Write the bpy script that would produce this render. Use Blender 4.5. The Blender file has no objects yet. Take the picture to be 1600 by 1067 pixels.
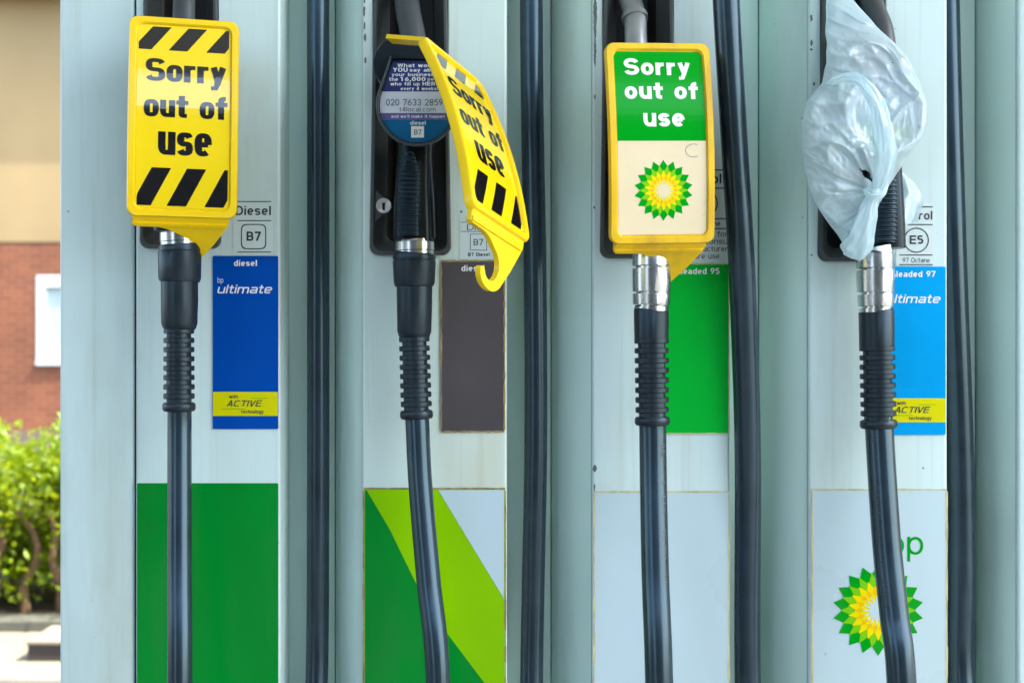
import bpy, bmesh, math, random
from mathutils import Vector, Matrix, noise
random.seed(7)
SC = bpy.context.scene
COL = SC.collection
R = math.radians
# ------------------------------------------------------------------ camera, world, sun, exposure
S, D, H = 0.0007, 1.5, 1.3          # metres per photo pixel at the panel plane, camera distance, eye height
cam = bpy.data.cameras.new('camera'); cam.sensor_width = 36; cam.lens = 36 * D / (S * 1600)
cam.clip_start = 0.02; cam.clip_end = 2000
cam.dof.use_dof = True; cam.dof.focus_distance = 1.45; cam.dof.aperture_fstop = 7.5
co = bpy.data.objects.new('camera', cam); co.location = (0, -D, H); co.rotation_euler = (R(90), 0, 0)
COL.objects.link(co); SC.camera = co
SUN_EL, SUN_AZ = R(55), R(107)       # azimuth clockwise from +Y
world = bpy.data.worlds.new('World'); SC.world = world; world.use_nodes = True
wn = world.node_tree
sky = wn.nodes.new('ShaderNodeTexSky'); sky.sky_type = 'NISHITA'; sky.sun_disc = False
sky.sun_elevation = SUN_EL; sky.sun_rotation = SUN_AZ; sky.air_density = 1.0; sky.dust_density = 3.0; sky.ozone_density = .6
bgn = wn.nodes['Background']; bgn.inputs[1].default_value = 0.15
wn.links.new(sky.outputs[0], bgn.inputs[0])
sl = bpy.data.lights.new('sun', 'SUN'); sl.energy = 2.0; sl.angle = R(0.5); sl.color = (1, .93, .82)
so = bpy.data.objects.new('sun', sl); COL.objects.link(so)
sd = Vector((math.sin(SUN_AZ) * math.cos(SUN_EL), math.cos(SUN_AZ) * math.cos(SUN_EL), math.sin(SUN_EL)))
so.rotation_euler = sd.to_track_quat('Z', 'Y').to_euler(); so.location = (3, -6, 8)
SC.view_settings.view_transform = 'Standard'; SC.view_settings.look = 'None'
SC.view_settings.exposure = 2.72; SC.view_settings.gamma = 1
SC.cycles.max_bounces = 8; SC.cycles.transparent_max_bounces = 12

def P(px, py, y=0.0):
    """photo measurement -> the point at depth y"""
    k = S * (D + y) / D
    return Vector(((px - 800) * k, y, H + (533.5 - py) * k))
def X(px, y=0.0): return (px - 800) * S * (D + y) / D
def Z(py, y=0.0): return H + (533.5 - py) * S * (D + y) / D

# ------------------------------------------------------------------ materials
MATS = {}
def mat(name, col, rough=.45, metal=0.0, var=.06, scale=9.0, bump=0.0, bscale=200.0, spec=.5, coat=0.0, speck=0.0, speckcol=(.06, .05, .04), rvar=.12, stain=None, tint=None, sden=.62, sscale=42, streak=None):
    if name in MATS: return MATS[name]
    m = bpy.data.materials.new(name); m.use_nodes = True; nt = m.node_tree; N = nt.nodes; Lk = nt.links
    b = N['Principled BSDF']; b.inputs['Metallic'].default_value = metal
    b.inputs['Specular IOR Level'].default_value = spec; b.inputs['Coat Weight'].default_value = coat
    b.inputs['Coat Roughness'].default_value = .04
    if tint: b.inputs['Specular Tint'].default_value = tint + (1,)
    tc = N.new('ShaderNodeTexCoord')
    nz = N.new('ShaderNodeTexNoise'); nz.inputs['Scale'].default_value = scale; nz.inputs['Detail'].default_value = 5
    Lk.new(tc.outputs['Object'], nz.inputs['Vector'])
    rmp = N.new('ShaderNodeMapRange'); rmp.inputs[1].default_value = .3; rmp.inputs[2].default_value = .7
    Lk.new(nz.outputs['Fac'], rmp.inputs[0])
    mx = N.new('ShaderNodeMix'); mx.data_type = 'RGBA'
    mx.inputs[6].default_value = tuple(c * (1 - var) for c in col) + (1,)
    mx.inputs[7].default_value = tuple(min(1, c * (1 + var)) for c in col) + (1,)
    Lk.new(rmp.outputs[0], mx.inputs[0]); out = mx.outputs[2]
    if stain:
        scol, amt, ssc = stain
        n3 = N.new('ShaderNodeTexNoise'); n3.inputs['Scale'].default_value = ssc; n3.inputs['Detail'].default_value = 6; n3.inputs['Roughness'].default_value = .65
        mp = N.new('ShaderNodeMapping'); mp.inputs['Scale'].default_value = (1, 1, .25)
        Lk.new(tc.outputs['Object'], mp.inputs[0]); Lk.new(mp.outputs[0], n3.inputs['Vector'])
        r3 = N.new('ShaderNodeMapRange'); r3.inputs[1].default_value = .5; r3.inputs[2].default_value = .78; r3.inputs[4].default_value = amt
        Lk.new(n3.outputs['Fac'], r3.inputs[0])
        m3 = N.new('ShaderNodeMix'); m3.data_type = 'RGBA'; m3.inputs[7].default_value = scol + (1,)
        Lk.new(r3.outputs[0], m3.inputs[0]); Lk.new(out, m3.inputs[6]); out = m3.outputs[2]
    if streak:
        kcol, kamt = streak
        n4 = N.new('ShaderNodeTexNoise'); n4.inputs['Scale'].default_value = 1; n4.inputs['Detail'].default_value = 4
        m4 = N.new('ShaderNodeMapping'); m4.inputs['Scale'].default_value = (95, 95, 2.2)
        Lk.new(tc.outputs['Object'], m4.inputs[0]); Lk.new(m4.outputs[0], n4.inputs['Vector'])
        r4 = N.new('ShaderNodeMapRange'); r4.inputs[1].default_value = .54; r4.inputs[2].default_value = .75; r4.inputs[4].default_value = kamt
        Lk.new(n4.outputs['Fac'], r4.inputs[0])
        x4 = N.new('ShaderNodeMix'); x4.data_type = 'RGBA'; x4.inputs[7].default_value = kcol + (1,)
        Lk.new(r4.outputs[0], x4.inputs[0]); Lk.new(out, x4.inputs[6]); out = x4.outputs[2]
    if speck:
        v = N.new('ShaderNodeTexVoronoi'); v.inputs['Scale'].default_value = sscale
        Lk.new(tc.outputs['Object'], v.inputs['Vector'])
        n2 = N.new('ShaderNodeTexNoise'); n2.inputs['Scale'].default_value = 13; Lk.new(tc.outputs['Object'], n2.inputs['Vector'])
        a = N.new('ShaderNodeMapRange'); a.inputs[1].default_value = .035; a.inputs[2].default_value = .075; a.inputs[3].default_value = 1; a.inputs[4].default_value = 0
        Lk.new(v.outputs['Distance'], a.inputs[0])
        g = N.new('ShaderNodeMapRange'); g.inputs[1].default_value = sden; g.inputs[2].default_value = sden + .06; Lk.new(n2.outputs['Fac'], g.inputs[0])
        mm = N.new('ShaderNodeMath'); mm.operation = 'MULTIPLY'; Lk.new(a.outputs[0], mm.inputs[0]); Lk.new(g.outputs[0], mm.inputs[1])
        m2 = N.new('ShaderNodeMath'); m2.operation = 'MULTIPLY'; m2.inputs[1].default_value = speck; Lk.new(mm.outputs[0], m2.inputs[0])
        mz = N.new('ShaderNodeMix'); mz.data_type = 'RGBA'; mz.inputs[7].default_value = speckcol + (1,)
        Lk.new(m2.outputs[0], mz.inputs[0]); Lk.new(out, mz.inputs[6]); out = mz.outputs[2]
    Lk.new(out, b.inputs['Base Color'])
    rr = N.new('ShaderNodeMapRange'); rr.inputs[3].default_value = max(.02, rough * (1 - rvar)); rr.inputs[4].default_value = min(1, rough * (1 + rvar))
    Lk.new(nz.outputs['Fac'], rr.inputs[0]); Lk.new(rr.outputs[0], b.inputs['Roughness'])
    if bump:
        nb = N.new('ShaderNodeTexNoise'); nb.inputs['Scale'].default_value = bscale; nb.inputs['Detail'].default_value = 3
        Lk.new(tc.outputs['Object'], nb.inputs['Vector'])
        bp = N.new('ShaderNodeBump'); bp.inputs['Strength'].default_value = bump; bp.inputs['Distance'].default_value = .001
        Lk.new(nb.outputs['Fac'], bp.inputs['Height']); Lk.new(bp.outputs[0], b.inputs['Normal'])
    MATS[name] = m
    return m
WHITE = mat('white_paint', (.61, .78, .75), .34, var=.025, scale=5, speck=.75, bump=.05, bscale=350, stain=((.47, .55, .44), .72, 10), sden=.53, streak=((.42, .52, .45), .40))
WHITED = mat('dirty_white_paint', (.62, .78, .71), .36, var=.03, scale=5, speck=.9, bump=.06, bscale=350, stain=((.58, .57, .36), .75, 7), sden=.52, streak=((.46, .46, .28), .5))
CHAN = mat('shaded_white_paint', (.56, .77, .68), .42, var=.05, scale=6, speck=.6, bump=.05, bscale=300, stain=((.36, .40, .36), .45, 8))  # white paint of the columns, the channels' shade put into its colour
RUB = mat('black_rubber', (.014, .025, .035), .24, spec=.7, tint=(.60, .88, 1), var=.25, scale=25, bump=.06, bscale=500, speck=.35, speckcol=(.25, .25, .24))
RUBM = mat('matt_black_rubber', (.011, .016, .020), .34, tint=(.62, .86, 1), var=.25, scale=40, bump=.08, bscale=700)
BLKP = mat('black_plastic', (.008, .010, .011), .3, spec=.25, tint=(.7, .9, 1), var=.25, scale=30, bump=.05, bscale=600)
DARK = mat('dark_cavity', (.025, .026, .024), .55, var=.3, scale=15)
BOOT = mat('grey_boot_plastic', (.065, .075, .072), .35, spec=.3, var=.15, scale=18, stain=((.05, .045, .03), .5, 14))
CHROME = mat('chrome', (.60, .64, .64), .24, 1.0, var=.06, scale=40, rvar=.5, stain=((.30, .27, .22), .35, 25))
STEEL = mat('dull_steel', (.34, .37, .38), .38, .8, var=.1, scale=40)
YEL = mat('yellow_plastic', (.88, .60, .0), .33, var=.05, scale=14, bump=.04, bscale=300, speck=.3)
YELD = mat('grimy_yellow_plastic', (.80, .52, .006), .38, var=.10, scale=22, bump=.06, bscale=300, speck=.9, sden=.47, sscale=110, speckcol=(.10, .05, .01), stain=((.50, .27, .02), .75, 34))
YELF = mat('yellow_sticker', (.88, .66, .008), .10, coat=.6, var=.03, scale=12)
INKB = mat('black_ink', (.008, .008, .010), .08, coat=.8, var=.1)
INKG = mat('grey_ink', (.10, .12, .16), .4, var=.1)
INKW = mat('white_ink', (.80, .84, .84), .35, var=.02)
INKD = mat('dark_text_ink', (.03, .035, .04), .45, var=.15)
CREAM = mat('cream_sticker', (.78, .68, .44), .28, var=.04, scale=20, speck=.5)
GRN = mat('bright_green', (.0, .33, .012), .12, var=.05, scale=8, spec=.13)
GRND = mat('deep_green', (.0, .24, .024), .22, stain=((.05, .20, .07), .4, 14), var=.08, scale=6, bump=.03, bscale=120, spec=.13)
GRNS = mat('green_panel', (.0, .45, .035), .28, var=.05, scale=8, spec=.13)
LIME = mat('lime_green', (.25, .58, .0), .26, var=.06, scale=7, spec=.13)
LGRN = mat('leaf_green', (.19, .56, .006), .3, var=.05, spec=.22)
SUNY = mat('sun_yellow', (.83, .70, .0), .3, var=.05, spec=.22)
AMB = mat('amber_yellow', (.86, .50, .0), .3, var=.05, spec=.22)
PALE = mat('pale_panel_white', (.50, .66, .69), .28, var=.03, scale=7, speck=.4)
LBL = mat('label_white', (.62, .76, .73), .42, var=.04, scale=25)
BLUE = mat('royal_blue', (.0, .072, .40), .26, var=.06, scale=9, speck=.25, speckcol=(.5, .5, .5), spec=.13)
CYAN = mat('sky_blue', (.0, .34, .74), .28, var=.05, scale=9, spec=.13)
GREY = mat('grey_brown_panel', (.085, .078, .080), .26, var=.14, scale=7, spec=.22)
ACTY = mat('acid_yellow', (.68, .66, .0), .3, var=.05, spec=.22)
GRIME = mat('edge_grime', (.30, .22, .08), .7, var=.4, scale=60)
GRIMY = mat('yellowed_edge', (.55, .53, .28), .6, var=.25, scale=50)
CHIP = mat('bare_primer', (.11, .13, .12), .7, var=.4, scale=80)
NAVY = mat('navy_label', (.035, .055, .20), .16, var=.2, scale=30)
PURP = mat('purple_label', (.13, .12, .32), .16, var=.15, scale=30)
TEAL = mat('teal_label', (.005, .12, .27), .16, var=.15, scale=30)
LILAC = mat('white_label_band', (.66, .74, .82), .16, var=.04, scale=30)
CLEAR = mat('clear_rim', (.06, .075, .075), .14, var=.2, scale=30, spec=.8)

# ------------------------------------------------------------------ mesh helpers
class MB:
    def __init__(s): s.v = []; s.f = []
    def add(s, vs, fs):
        o = len(s.v); s.v += [Vector(v) for v in vs]; s.f += [tuple(i + o for i in f) for f in fs]
    def quad(s, a, b, c, d): s.add([a, b, c, d], [(0, 1, 2, 3)])
    def poly(s, pts): s.add(pts, [tuple(range(len(pts)))])
    def box(s, x0, x1, y0, y1, z0, z1):
        s.add([(x0, y0, z0), (x1, y0, z0), (x1, y1, z0), (x0, y1, z0), (x0, y0, z1), (x1, y0, z1), (x1, y1, z1), (x0, y1, z1)],
              [(0, 3, 2, 1), (4, 5, 6, 7), (0, 1, 5, 4), (1, 2, 6, 5), (2, 3, 7, 6), (3, 0, 4, 7)])
    def loft(s, loops, cap0=False, cap1=False, closed=True):
        n = len(loops[0]); o = len(s.v)
        for l in loops: s.v += [Vector(p) for p in l]
        for i in range(len(loops) - 1):
            for j in range(n if closed else n - 1):
                k = (j + 1) % n
                s.f.append((o + i * n + j, o + i * n + k, o + (i + 1) * n + k, o + (i + 1) * n + j))
        if cap0: s.f.append(tuple(o + j for j in range(n))[::-1])
        if cap1: s.f.append(tuple(o + (len(loops) - 1) * n + j for j in range(n)))
    def tube(s, path, radii, n=28, caps=True, flat=1.0):
        path = [Vector(p) for p in path]
        if not hasattr(radii, '__len__'): radii = [radii] * len(path)
        loops = []; ref = None
        for i, p in enumerate(path):
            a = i; b = i
            while a > 0 and (path[a] - p).length < 1e-5: a -= 1
            while b < len(path) - 1 and (path[b] - p).length < 1e-5: b += 1
            t = (path[b] - path[a]).normalized()
            if ref is None: ref = t.orthogonal() if abs(t.z) < .5 else Vector((1, 0, 0))
            e1 = (ref - t * ref.dot(t)).normalized(); e2 = t.cross(e1); ref = e1
            loops.append([p + (e1 * math.cos(2 * math.pi * j / n) + e2 * flat * math.sin(2 * math.pi * j / n)) * radii[i] for j in range(n)])
        s.loft(loops, caps, caps)
    def prism(s, pts, d):
        """planar outline pts extruded by vector d"""
        pts = [Vector(p) for p in pts]; d = Vector(d)
        s.loft([pts, [p + d for p in pts]], True, True)
    def build(s, name, m, parent=None, smooth=35, sub=0, recalc=True):
        me = bpy.data.meshes.new(name)
        off = Vector((0, 0, 0))
        q = parent
        while q is not None: off += q.location; q = q.parent
        me.from_pydata([tuple(v - off) for v in s.v], [], s.f); me.validate(); me.update()
        if recalc:
            bm = bmesh.new(); bm.from_mesh(me); bmesh.ops.recalc_face_normals(bm, faces=bm.faces); bm.to_mesh(me); bm.free()
        if smooth:
            me.polygons.foreach_set('use_smooth', [True] * len(me.polygons)); me.set_sharp_from_angle(angle=R(smooth))
        for mm in (m if isinstance(m, (list, tuple)) else [m]): me.materials.append(mm)
        o = bpy.data.objects.new(name, me); COL.objects.link(o)
        if parent is not None: o.parent = parent
        return o
def tag(o, label=None, cat=None, group=None, kind=None):
    for k, v in (('label', label), ('category', cat), ('group', group), ('kind', kind)):
        if v: o[k] = v
    return o
def empty(name, loc, label, cat, group=None):
    o = bpy.data.objects.new(name, None); o.empty_display_size = .05; COL.objects.link(o); o.location = loc
    return tag(o, label, cat, group)
def rrect(x0, x1, z0, z1, r, y, n=6):
    pts = []
    for cx, cz, a0 in ((x1 - r, z1 - r, 0), (x0 + r, z1 - r, 90), (x0 + r, z0 + r, 180), (x1 - r, z0 + r, 270)):
        for i in range(n + 1):
            a = R(a0 + 90 * i / n); pts.append(Vector((cx + r * math.cos(a), y, cz + r * math.sin(a))))
    return pts
def catmull(pts, n=10):
    pts = [Vector(p) for p in pts]; out = []
    q = [pts[0] * 2 - pts[1]] + pts + [pts[-1] * 2 - pts[-2]]
    for i in range(1, len(q) - 2):
        p0, p1, p2, p3 = q[i - 1:i + 3]
        for k in range(n):
            t = k / n
            out.append(.5 * ((2 * p1) + (p2 - p0) * t + (2 * p0 - 5 * p1 + 4 * p2 - p3) * t * t + (3 * p1 - p0 - 3 * p2 + p3) * t ** 3))
    out.append(pts[-1]); return out

# ------------------------------------------------------------------ stroke lettering (cap height 1, baseline 0)
def arc(cx, cy, rx, ry, a0, a1, n=None, sq=2.0):
    n = n or max(4, int(abs(a1 - a0) / 15)); o = []
    for i in range(n + 1):
        a = R(a0 + (a1 - a0) * i / n); c, s_ = math.cos(a), math.sin(a)
        o.append((cx + rx * math.copysign(abs(c) ** (2 / sq), c), cy + ry * math.copysign(abs(s_) ** (2 / sq), s_)))
    return o
def glyph(ch, hx, hy, q, sx):
    """list of strokes and the width; hx, hy half stroke widths"""
    xh = .74; w = .60 * sx
    def O(w_, lo, hi, a0=0, a1=360): return arc(w_ / 2, (lo + hi) / 2, w_ / 2 - hx, (hi - lo) / 2 - hy, a0, a1, sq=q)
    def ell(w_, lo, hi): return O(w_, lo, hi) + ['c']
    def sS(w_, hgt):
        ry = (hgt / 2 - hy) / 2
        a = arc(w_ / 2, hgt - hy - ry, w_ / 2 - hx, ry, 15, 270, sq=q); b = arc(w_ / 2, hy + ry, w_ / 2 - hx, ry, 90, -165, sq=q)
        return [a + b[1:]]
    def arch(x0, x1, top, bot=0): 
        ry = min(.26, (x1 - x0) / 2 * 1.1)
        return arc((x0 + x1) / 2, top - hy - ry, (x1 - x0) / 2, ry, 180, 0, sq=q) + [(x1, bot)]
    r = w - hx
    if ch == ' ': return [], .34 * sx
    if ch == 'o': return [ell(w, 0, xh)], w
    if ch == 'c': return [O(w, 0, xh, 42, 318)], w * .95
    if ch == 'e': return [O(w, 0, xh, 0, 312), [(hx, xh * .5), (r, xh * .5)]], w
    if ch == 'a': return [arc(w / 2, xh - hy - .2, w / 2 - hx, .2, 150, 0, sq=q) + [(r, 0)], arc(w / 2, .22, w / 2 - hx, .22 - hy, 0, 360, sq=q) + ['c']], w
    if ch == 's': return sS(w * .92, xh), w * .92
    if ch == 'n': return [[(hx, 0), (hx, xh)], arch(hx, r, xh)], w
    if ch == 'm':
        W_ = w * 1.55; m_ = W_ / 2
        return [[(hx, 0), (hx, xh)], arch(hx, m_, xh), arch(m_, W_ - hx, xh)], W_
    if ch == 'h': return [[(hx, 0), (hx, 1)], arch(hx, r, xh)], w
    if ch == 'r':
        return [[(hx, 0), (hx, xh)], arc(w * .62, xh - hy - .24, w * .62 - hx, .24, 180, 84, sq=q)], w * .62 + (w * .62 - hx) * .14 + hx * .3
    if ch == 'u':
        ry = .26
        return [[(hx, xh)] + arc(w / 2, hy + ry, w / 2 - hx, ry, 180, 360, sq=q), [(r, 0), (r, xh)]], w
    if ch == 'b': return [[(hx, 0), (hx, 1)], ell(w, 0, xh)], w
    if ch == 'd': return [[(r, 0), (r, 1)], ell(w, 0, xh)], w
    if ch == 'p': return [[(hx, -.28), (hx, xh)], ell(w, 0, xh)], w
    if ch == 'q': return [[(r, -.28), (r, xh)], ell(w, 0, xh)], w
    if ch == 'g': return [[(r, xh)] + arc(w / 2, -.02, w / 2 - hx, .26 - hy, 0, -150, sq=q), ell(w, 0, xh)], w
    if ch == 'y': return [[(hx, xh), (w / 2, hy * .6)], [(r, xh), (w * .34, -.28 + hy), (w * .06, -.28 + hy)]], w
    if ch == 'v': return [[(hx, xh), (w / 2, 0)], [(r, xh), (w / 2, 0)]], w
    if ch == 'w':
        W_ = w * 1.4
        return [[(hx, xh), (W_ * .28, 0)], [(W_ * .28, 0), (W_ / 2, xh)], [(W_ / 2, xh), (W_ * .72, 0)], [(W_ * .72, 0), (W_ - hx, xh)]], W_
    if ch == 't':
        c = .10 * sx + hx
        return [[(c, .95), (c, .2)] + arc(c + .16 * sx, .17, .16 * sx, .17 - hy, 180, 280, sq=q), [(0, xh - hy), (c + hx + .14 * sx, xh - hy)]], c + hx + .16 * sx
    if ch == 'f':
        c = .10 * sx + hx
        return [[(c, 0), (c, .8)] + arc(c + .16 * sx, .8, .16 * sx, .2 - hy, 180, 85, sq=q), [(0, xh - hy), (c + hx + .13 * sx, xh - hy)]], c + hx + .13 * sx
    if ch == 'i': return [[(hx, 0), (hx, xh)], [(hx, .86), (hx, 1)]], 2 * hx
    if ch == 'l': return [[(hx, 0), (hx, 1)]], 2 * hx
    if ch == 'k': return [[(hx, 0), (hx, 1)], [(r, xh), (hx, xh * .4)], [(w * .35, xh * .5), (r, 0)]], w
    W = .72 * sx; rr = W - hx
    if ch == 'S': return sS(W, 1), W
    if ch == 'O': return [ell(W * 1.1, 0, 1)], W * 1.1
    if ch == 'C': return [O(W, 0, 1, 42, 318)], W
    if ch == 'D': return [[(hx, 0), (hx, 1)], [(hx, 1 - hy), (W * .45, 1 - hy)] + arc(W * .45, .5, W * .55 - hx, .5 - hy, 90, -90, sq=q) + [(hx, hy)]], W
    if ch == 'B': return [[(hx, 0), (hx, 1)], [(hx, 1 - hy), (W * .5, 1 - hy)] + arc(W * .5, .75 - hy * .5, W * .42 - hx, .25 - hy * .5, 90, -90, sq=q) + [(hx, .5)],
                          [(hx, .5), (W * .52, .5)] + arc(W * .52, .25 + hy * .5, W * .46 - hx, .25 - hy * .5, 90, -90, sq=q) + [(hx, hy)]], W
    if ch == 'P' or ch == 'R':
        o = [[(hx, 0), (hx, 1)], [(hx, 1 - hy), (W * .5, 1 - hy)] + arc(W * .5, .73 - hy * .5, W * .48 - hx, .27 - hy * .5, 90, -90, sq=q) + [(hx, .46)]]
        if ch == 'R': o.append([(W * .5, .46), (rr, 0)])
        return o, W
    if ch == 'E': return [[(hx, 0), (hx, 1)], [(hx, 1 - hy), (W * .9, 1 - hy)], [(hx, .52), (W * .85, .52)], [(hx, hy), (W * .9, hy)]], W * .9
    if ch == 'F': return [[(hx, 0), (hx, 1)], [(hx, 1 - hy), (W * .9, 1 - hy)], [(hx, .52), (W * .85, .52)]], W * .9
    if ch == 'H': return [[(hx, 0), (hx, 1)], [(rr, 0), (rr, 1)], [(hx, .52), (rr, .52)]], W
    if ch == 'U': return [[(hx, 1)] + arc(W / 2, .3, W / 2 - hx, .3 - hy, 180, 360, sq=q) + [(rr, 1)]], W
    if ch == 'Y': return [[(hx, 1), (W / 2, .42)], [(rr, 1), (W / 2, .42)], [(W / 2, .5), (W / 2, 0)]], W
    if ch == 'A': return [[(hx, 0), (W / 2, 1)], [(rr, 0), (W / 2, 1)], [(W * .22, .3), (W * .78, .3)]], W
    if ch == 'V': return [[(hx, 1), (W / 2, 0)], [(rr, 1), (W / 2, 0)]], W
    if ch == 'W':
        W_ = W * 1.4
        return [[(hx, 1), (W_ * .27, 0)], [(W_ * .27, 0), (W_ / 2, 1)], [(W_ / 2, 1), (W_ * .73, 0)], [(W_ * .73, 0), (W_ - hx, 1)]], W_
    if ch == 'T': return [[(W / 2, 0), (W / 2, 1)], [(0, 1 - hy), (W, 1 - hy)]], W
    if ch == 'I': return [[(hx, 0), (hx, 1)]], 2 * hx
    if ch == 'J': return [[(rr, 1)] + arc(W / 2, .28, W / 2 - hx, .28 - hy, 0, -180, sq=q)], W
    if ch == 'N': return [[(hx, 0), (hx, 1)], [(rr, 0), (rr, 1)], [(hx, 1), (rr, 0)]], W
    if ch == 'M': return [[(hx, 0), (hx, 1)], [(rr, 0), (rr, 1)], [(hx, 1), (W / 2, .2)], [(rr, 1), (W / 2, .2)]], W
    if ch == 'X': return [[(hx, 0), (rr, 1)], [(hx, 1), (rr, 0)]], W
    if ch == 'Z': return [[(0, 1 - hy), (W, 1 - hy)], [(rr, 1 - hy), (hx, hy)], [(0, hy), (W, hy)]], W
    d = .62 * sx; dr = d - hx
    if ch == '0': return [ell(d, 0, 1)], d
    if ch == '1': return [[(d * .55, 0), (d * .55, 1)], [(d * .15, .76), (d * .5, .95)]], d
    if ch == '2': return [arc(d / 2, 1 - hy - .24, d / 2 - hx, .24, 170, -35, sq=2) + [(hx, hy)], [(hx * .5, hy), (d, hy)]], d
    if ch == '3': return [arc(d / 2, .74 - hy * .5, d / 2 - hx - .02, .26 - hy * .5, 150, -90, sq=q), arc(d / 2, .25 + hy * .5, d / 2 - hx, .25 - hy * .5, 90, -150, sq=q)], d
    if ch == '4': return [[(d * .72, 0), (d * .72, 1)], [(d * .68, 1), (hx, .28)], [(0, .28), (d, .28)]], d
    if ch == '5': return [[(dr, 1 - hy), (d * .2, 1 - hy)], [(d * .19, 1 - hy), (d * .10 + hx * .5, .50)], arc(d * .47, .33, d * .53 - hx, .33 - hy, 128, -140, sq=2)], d
    if ch == '6': return [arc(d / 2, .31, d / 2 - hx, .31 - hy, 0, 360, sq=q) + ['c'], [(d * .72, 1 - hy), (d * .35, .72), (hx, .33)]], d
    if ch == '7': return [[(0, 1 - hy), (d, 1 - hy)], [(dr, 1 - hy), (d * .3, 0)]], d
    if ch == '8': return [arc(d / 2, .74, d / 2 - hx - .02, .26 - hy, 0, 360, sq=q) + ['c'], arc(d / 2, .26, d / 2 - hx, .27 - hy, 0, 360, sq=q) + ['c']], d
    if ch == '9': return [arc(d / 2, .69, d / 2 - hx, .31 - hy, 0, 360, sq=q) + ['c'], [(d * .28, hy), (d * .65, .28), (dr, .67)]], d
    if ch == '.': return [[(hx, 0), (hx, 2 * hy)]], 2 * hx
    if ch == ',': return [[(hx, 2 * hy), (hx, -.14)]], 2 * hx
    if ch == '!': return [[(hx, .3), (hx, 1)], [(hx, 0), (hx, 2 * hy)]], 2 * hx
    if ch == "'": return [[(hx, .75), (hx, 1)]], 2 * hx
    if ch == '-': return [[(0, .4), (.3 * sx, .4)]], .3 * sx
    return [], .3 * sx
def ribbon(pts, hx, hy):
    closed = pts[-1] == 'c'
    if closed: pts = pts[:-2]
    fine = []
    n0 = len(pts); rng = range(n0 if closed else n0 - 1)
    for i in rng:
        a, b = pts[i], pts[(i + 1) % n0]; L = math.dist(a, b)
        if L < 1e-6: continue
        k = max(1, int(L / .22))
        for j in range(k): fine.append((a[0] + (b[0] - a[0]) * j / k, a[1] + (b[1] - a[1]) * j / k))
    if not closed: fine.append(pts[-1])
    pts = fine; n = len(pts); Lf = []; Rt = []
    for i in range(n):
        a = pts[i - 1] if (i > 0 or closed) else pts[i]; b = pts[(i + 1) % n] if (i < n - 1 or closed) else pts[i]
        dx, dy = b[0] - a[0], b[1] - a[1]; l = math.hypot(dx, dy) or 1
        nx, ny = -dy / l, dx / l
        # half width of an axis-aligned ellipse pen measured along the normal
        h = math.hypot(nx * hx, ny * hy)
        Lf.append((pts[i][0] + nx * h, pts[i][1] + ny * h)); Rt.append((pts[i][0] - nx * h, pts[i][1] - ny * h))
    qs = []
    for i in range(n if closed else n - 1):
        j = (i + 1) % n; qs.append([Lf[i], Rt[i], Rt[j], Lf[j]])
    return qs
def text(mb, mp, s, x0, x1, yb, cap, tx=.14, ty=None, q=2.3, gap=.12, sx=1.0, shear=0.0, h0=.0003, force=True):
    """lettering filling x0..x1 (photo units) on baseline yb; mp(px, py, h) places it"""
    ty = ty or tx; hx, hy = tx / 2, ty / 2
    cur = 0; st = []
    for ch in s:
        g, w = glyph(ch, hx, hy, q, sx)
        for k in g: st.append((cur, k))
        cur += w + gap
    tot = cur - gap; kx = (x1 - x0) / tot
    for i, (ox, k) in enumerate(st):
        h = h0 + (i % 4) * .00002
        for qd in ribbon(k, hx, hy):
            mb.quad(*[mp(x0 + (ox + a[0] + shear * a[1] * cap / kx / 1.0) * kx, yb - a[1] * cap, h) for a in qd])
def rect(mb, mp, x0, x1, y0, y1, h, n=1):
    for i in range(n):
        a = y0 + (y1 - y0) * i / n; b = y0 + (y1 - y0) * (i + 1) / n
        mb.quad(mp(x0, a, h), mp(x0, b, h), mp(x1, b, h), mp(x1, a, h))
def frame(mb, mp, x0, x1, y0, y1, t, h):
    rect(mb, mp, x0, x1, y0, y0 + t, h); rect(mb, mp, x0, x1, y1 - t, y1, h)
    rect(mb, mp, x0, x0 + t, y0 + t, y1 - t, h); rect(mb, mp, x1 - t, x1, y0 + t, y1 - t, h)
def ring(mb, mp, cx, cy, r, t, h, n=40, sq=2.0):
    o = arc(cx, cy, r, r, 0, 360, n, sq); i_ = arc(cx, cy, r - t, r - t, 0, 360, n, sq)
    for k in range(n): mb.quad(mp(*o[k], h), mp(*o[k + 1], h), mp(*i_[k + 1], h), mp(*i_[k], h))
def star(mb, mp, cx, cy, ro, ri, n, rot, h, oval=1.0):
    c = mp(cx, cy, h)
    for k in range(2 * n):
        a = R(rot + 180 * k / n); b = R(rot + 180 * (k + 1) / n)
        ra, rb = (ro, ri) if k % 2 == 0 else (ri, ro)
        mb.add([c, mp(cx + ra * math.sin(a), cy - ra * math.cos(a) * oval, h), mp(cx + rb * math.sin(b), cy - rb * math.cos(b) * oval, h)], [(0, 1, 2)])
def helios(par, mp, cx, cy, r, h0, white, oval=1.0, rot=0):
    for i, (nm, m, ro, ri, rt) in enumerate((('emblem_green', GRN, 1, .80, 0), ('emblem_leaf', LGRN, .84, .60, 10), ('emblem_yellow', SUNY, .67, .48, 0), ('emblem_amber', AMB, .53, .36, 10), ('emblem_inner', SUNY, .44, .30, 0), ('emblem_white', white, .37, .17, 10))):
        mb = MB(); star(mb, mp, cx, cy, r * ro, r * ri, 18, rot + rt, h0 + i * .00012, oval); mb.build('sunflower_emblem', m, par, 0)
def flat(y0): return lambda px, py, h: P(px, py, y0 - h) if False else Vector((X(px), y0 - h, Z(py)))

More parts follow.
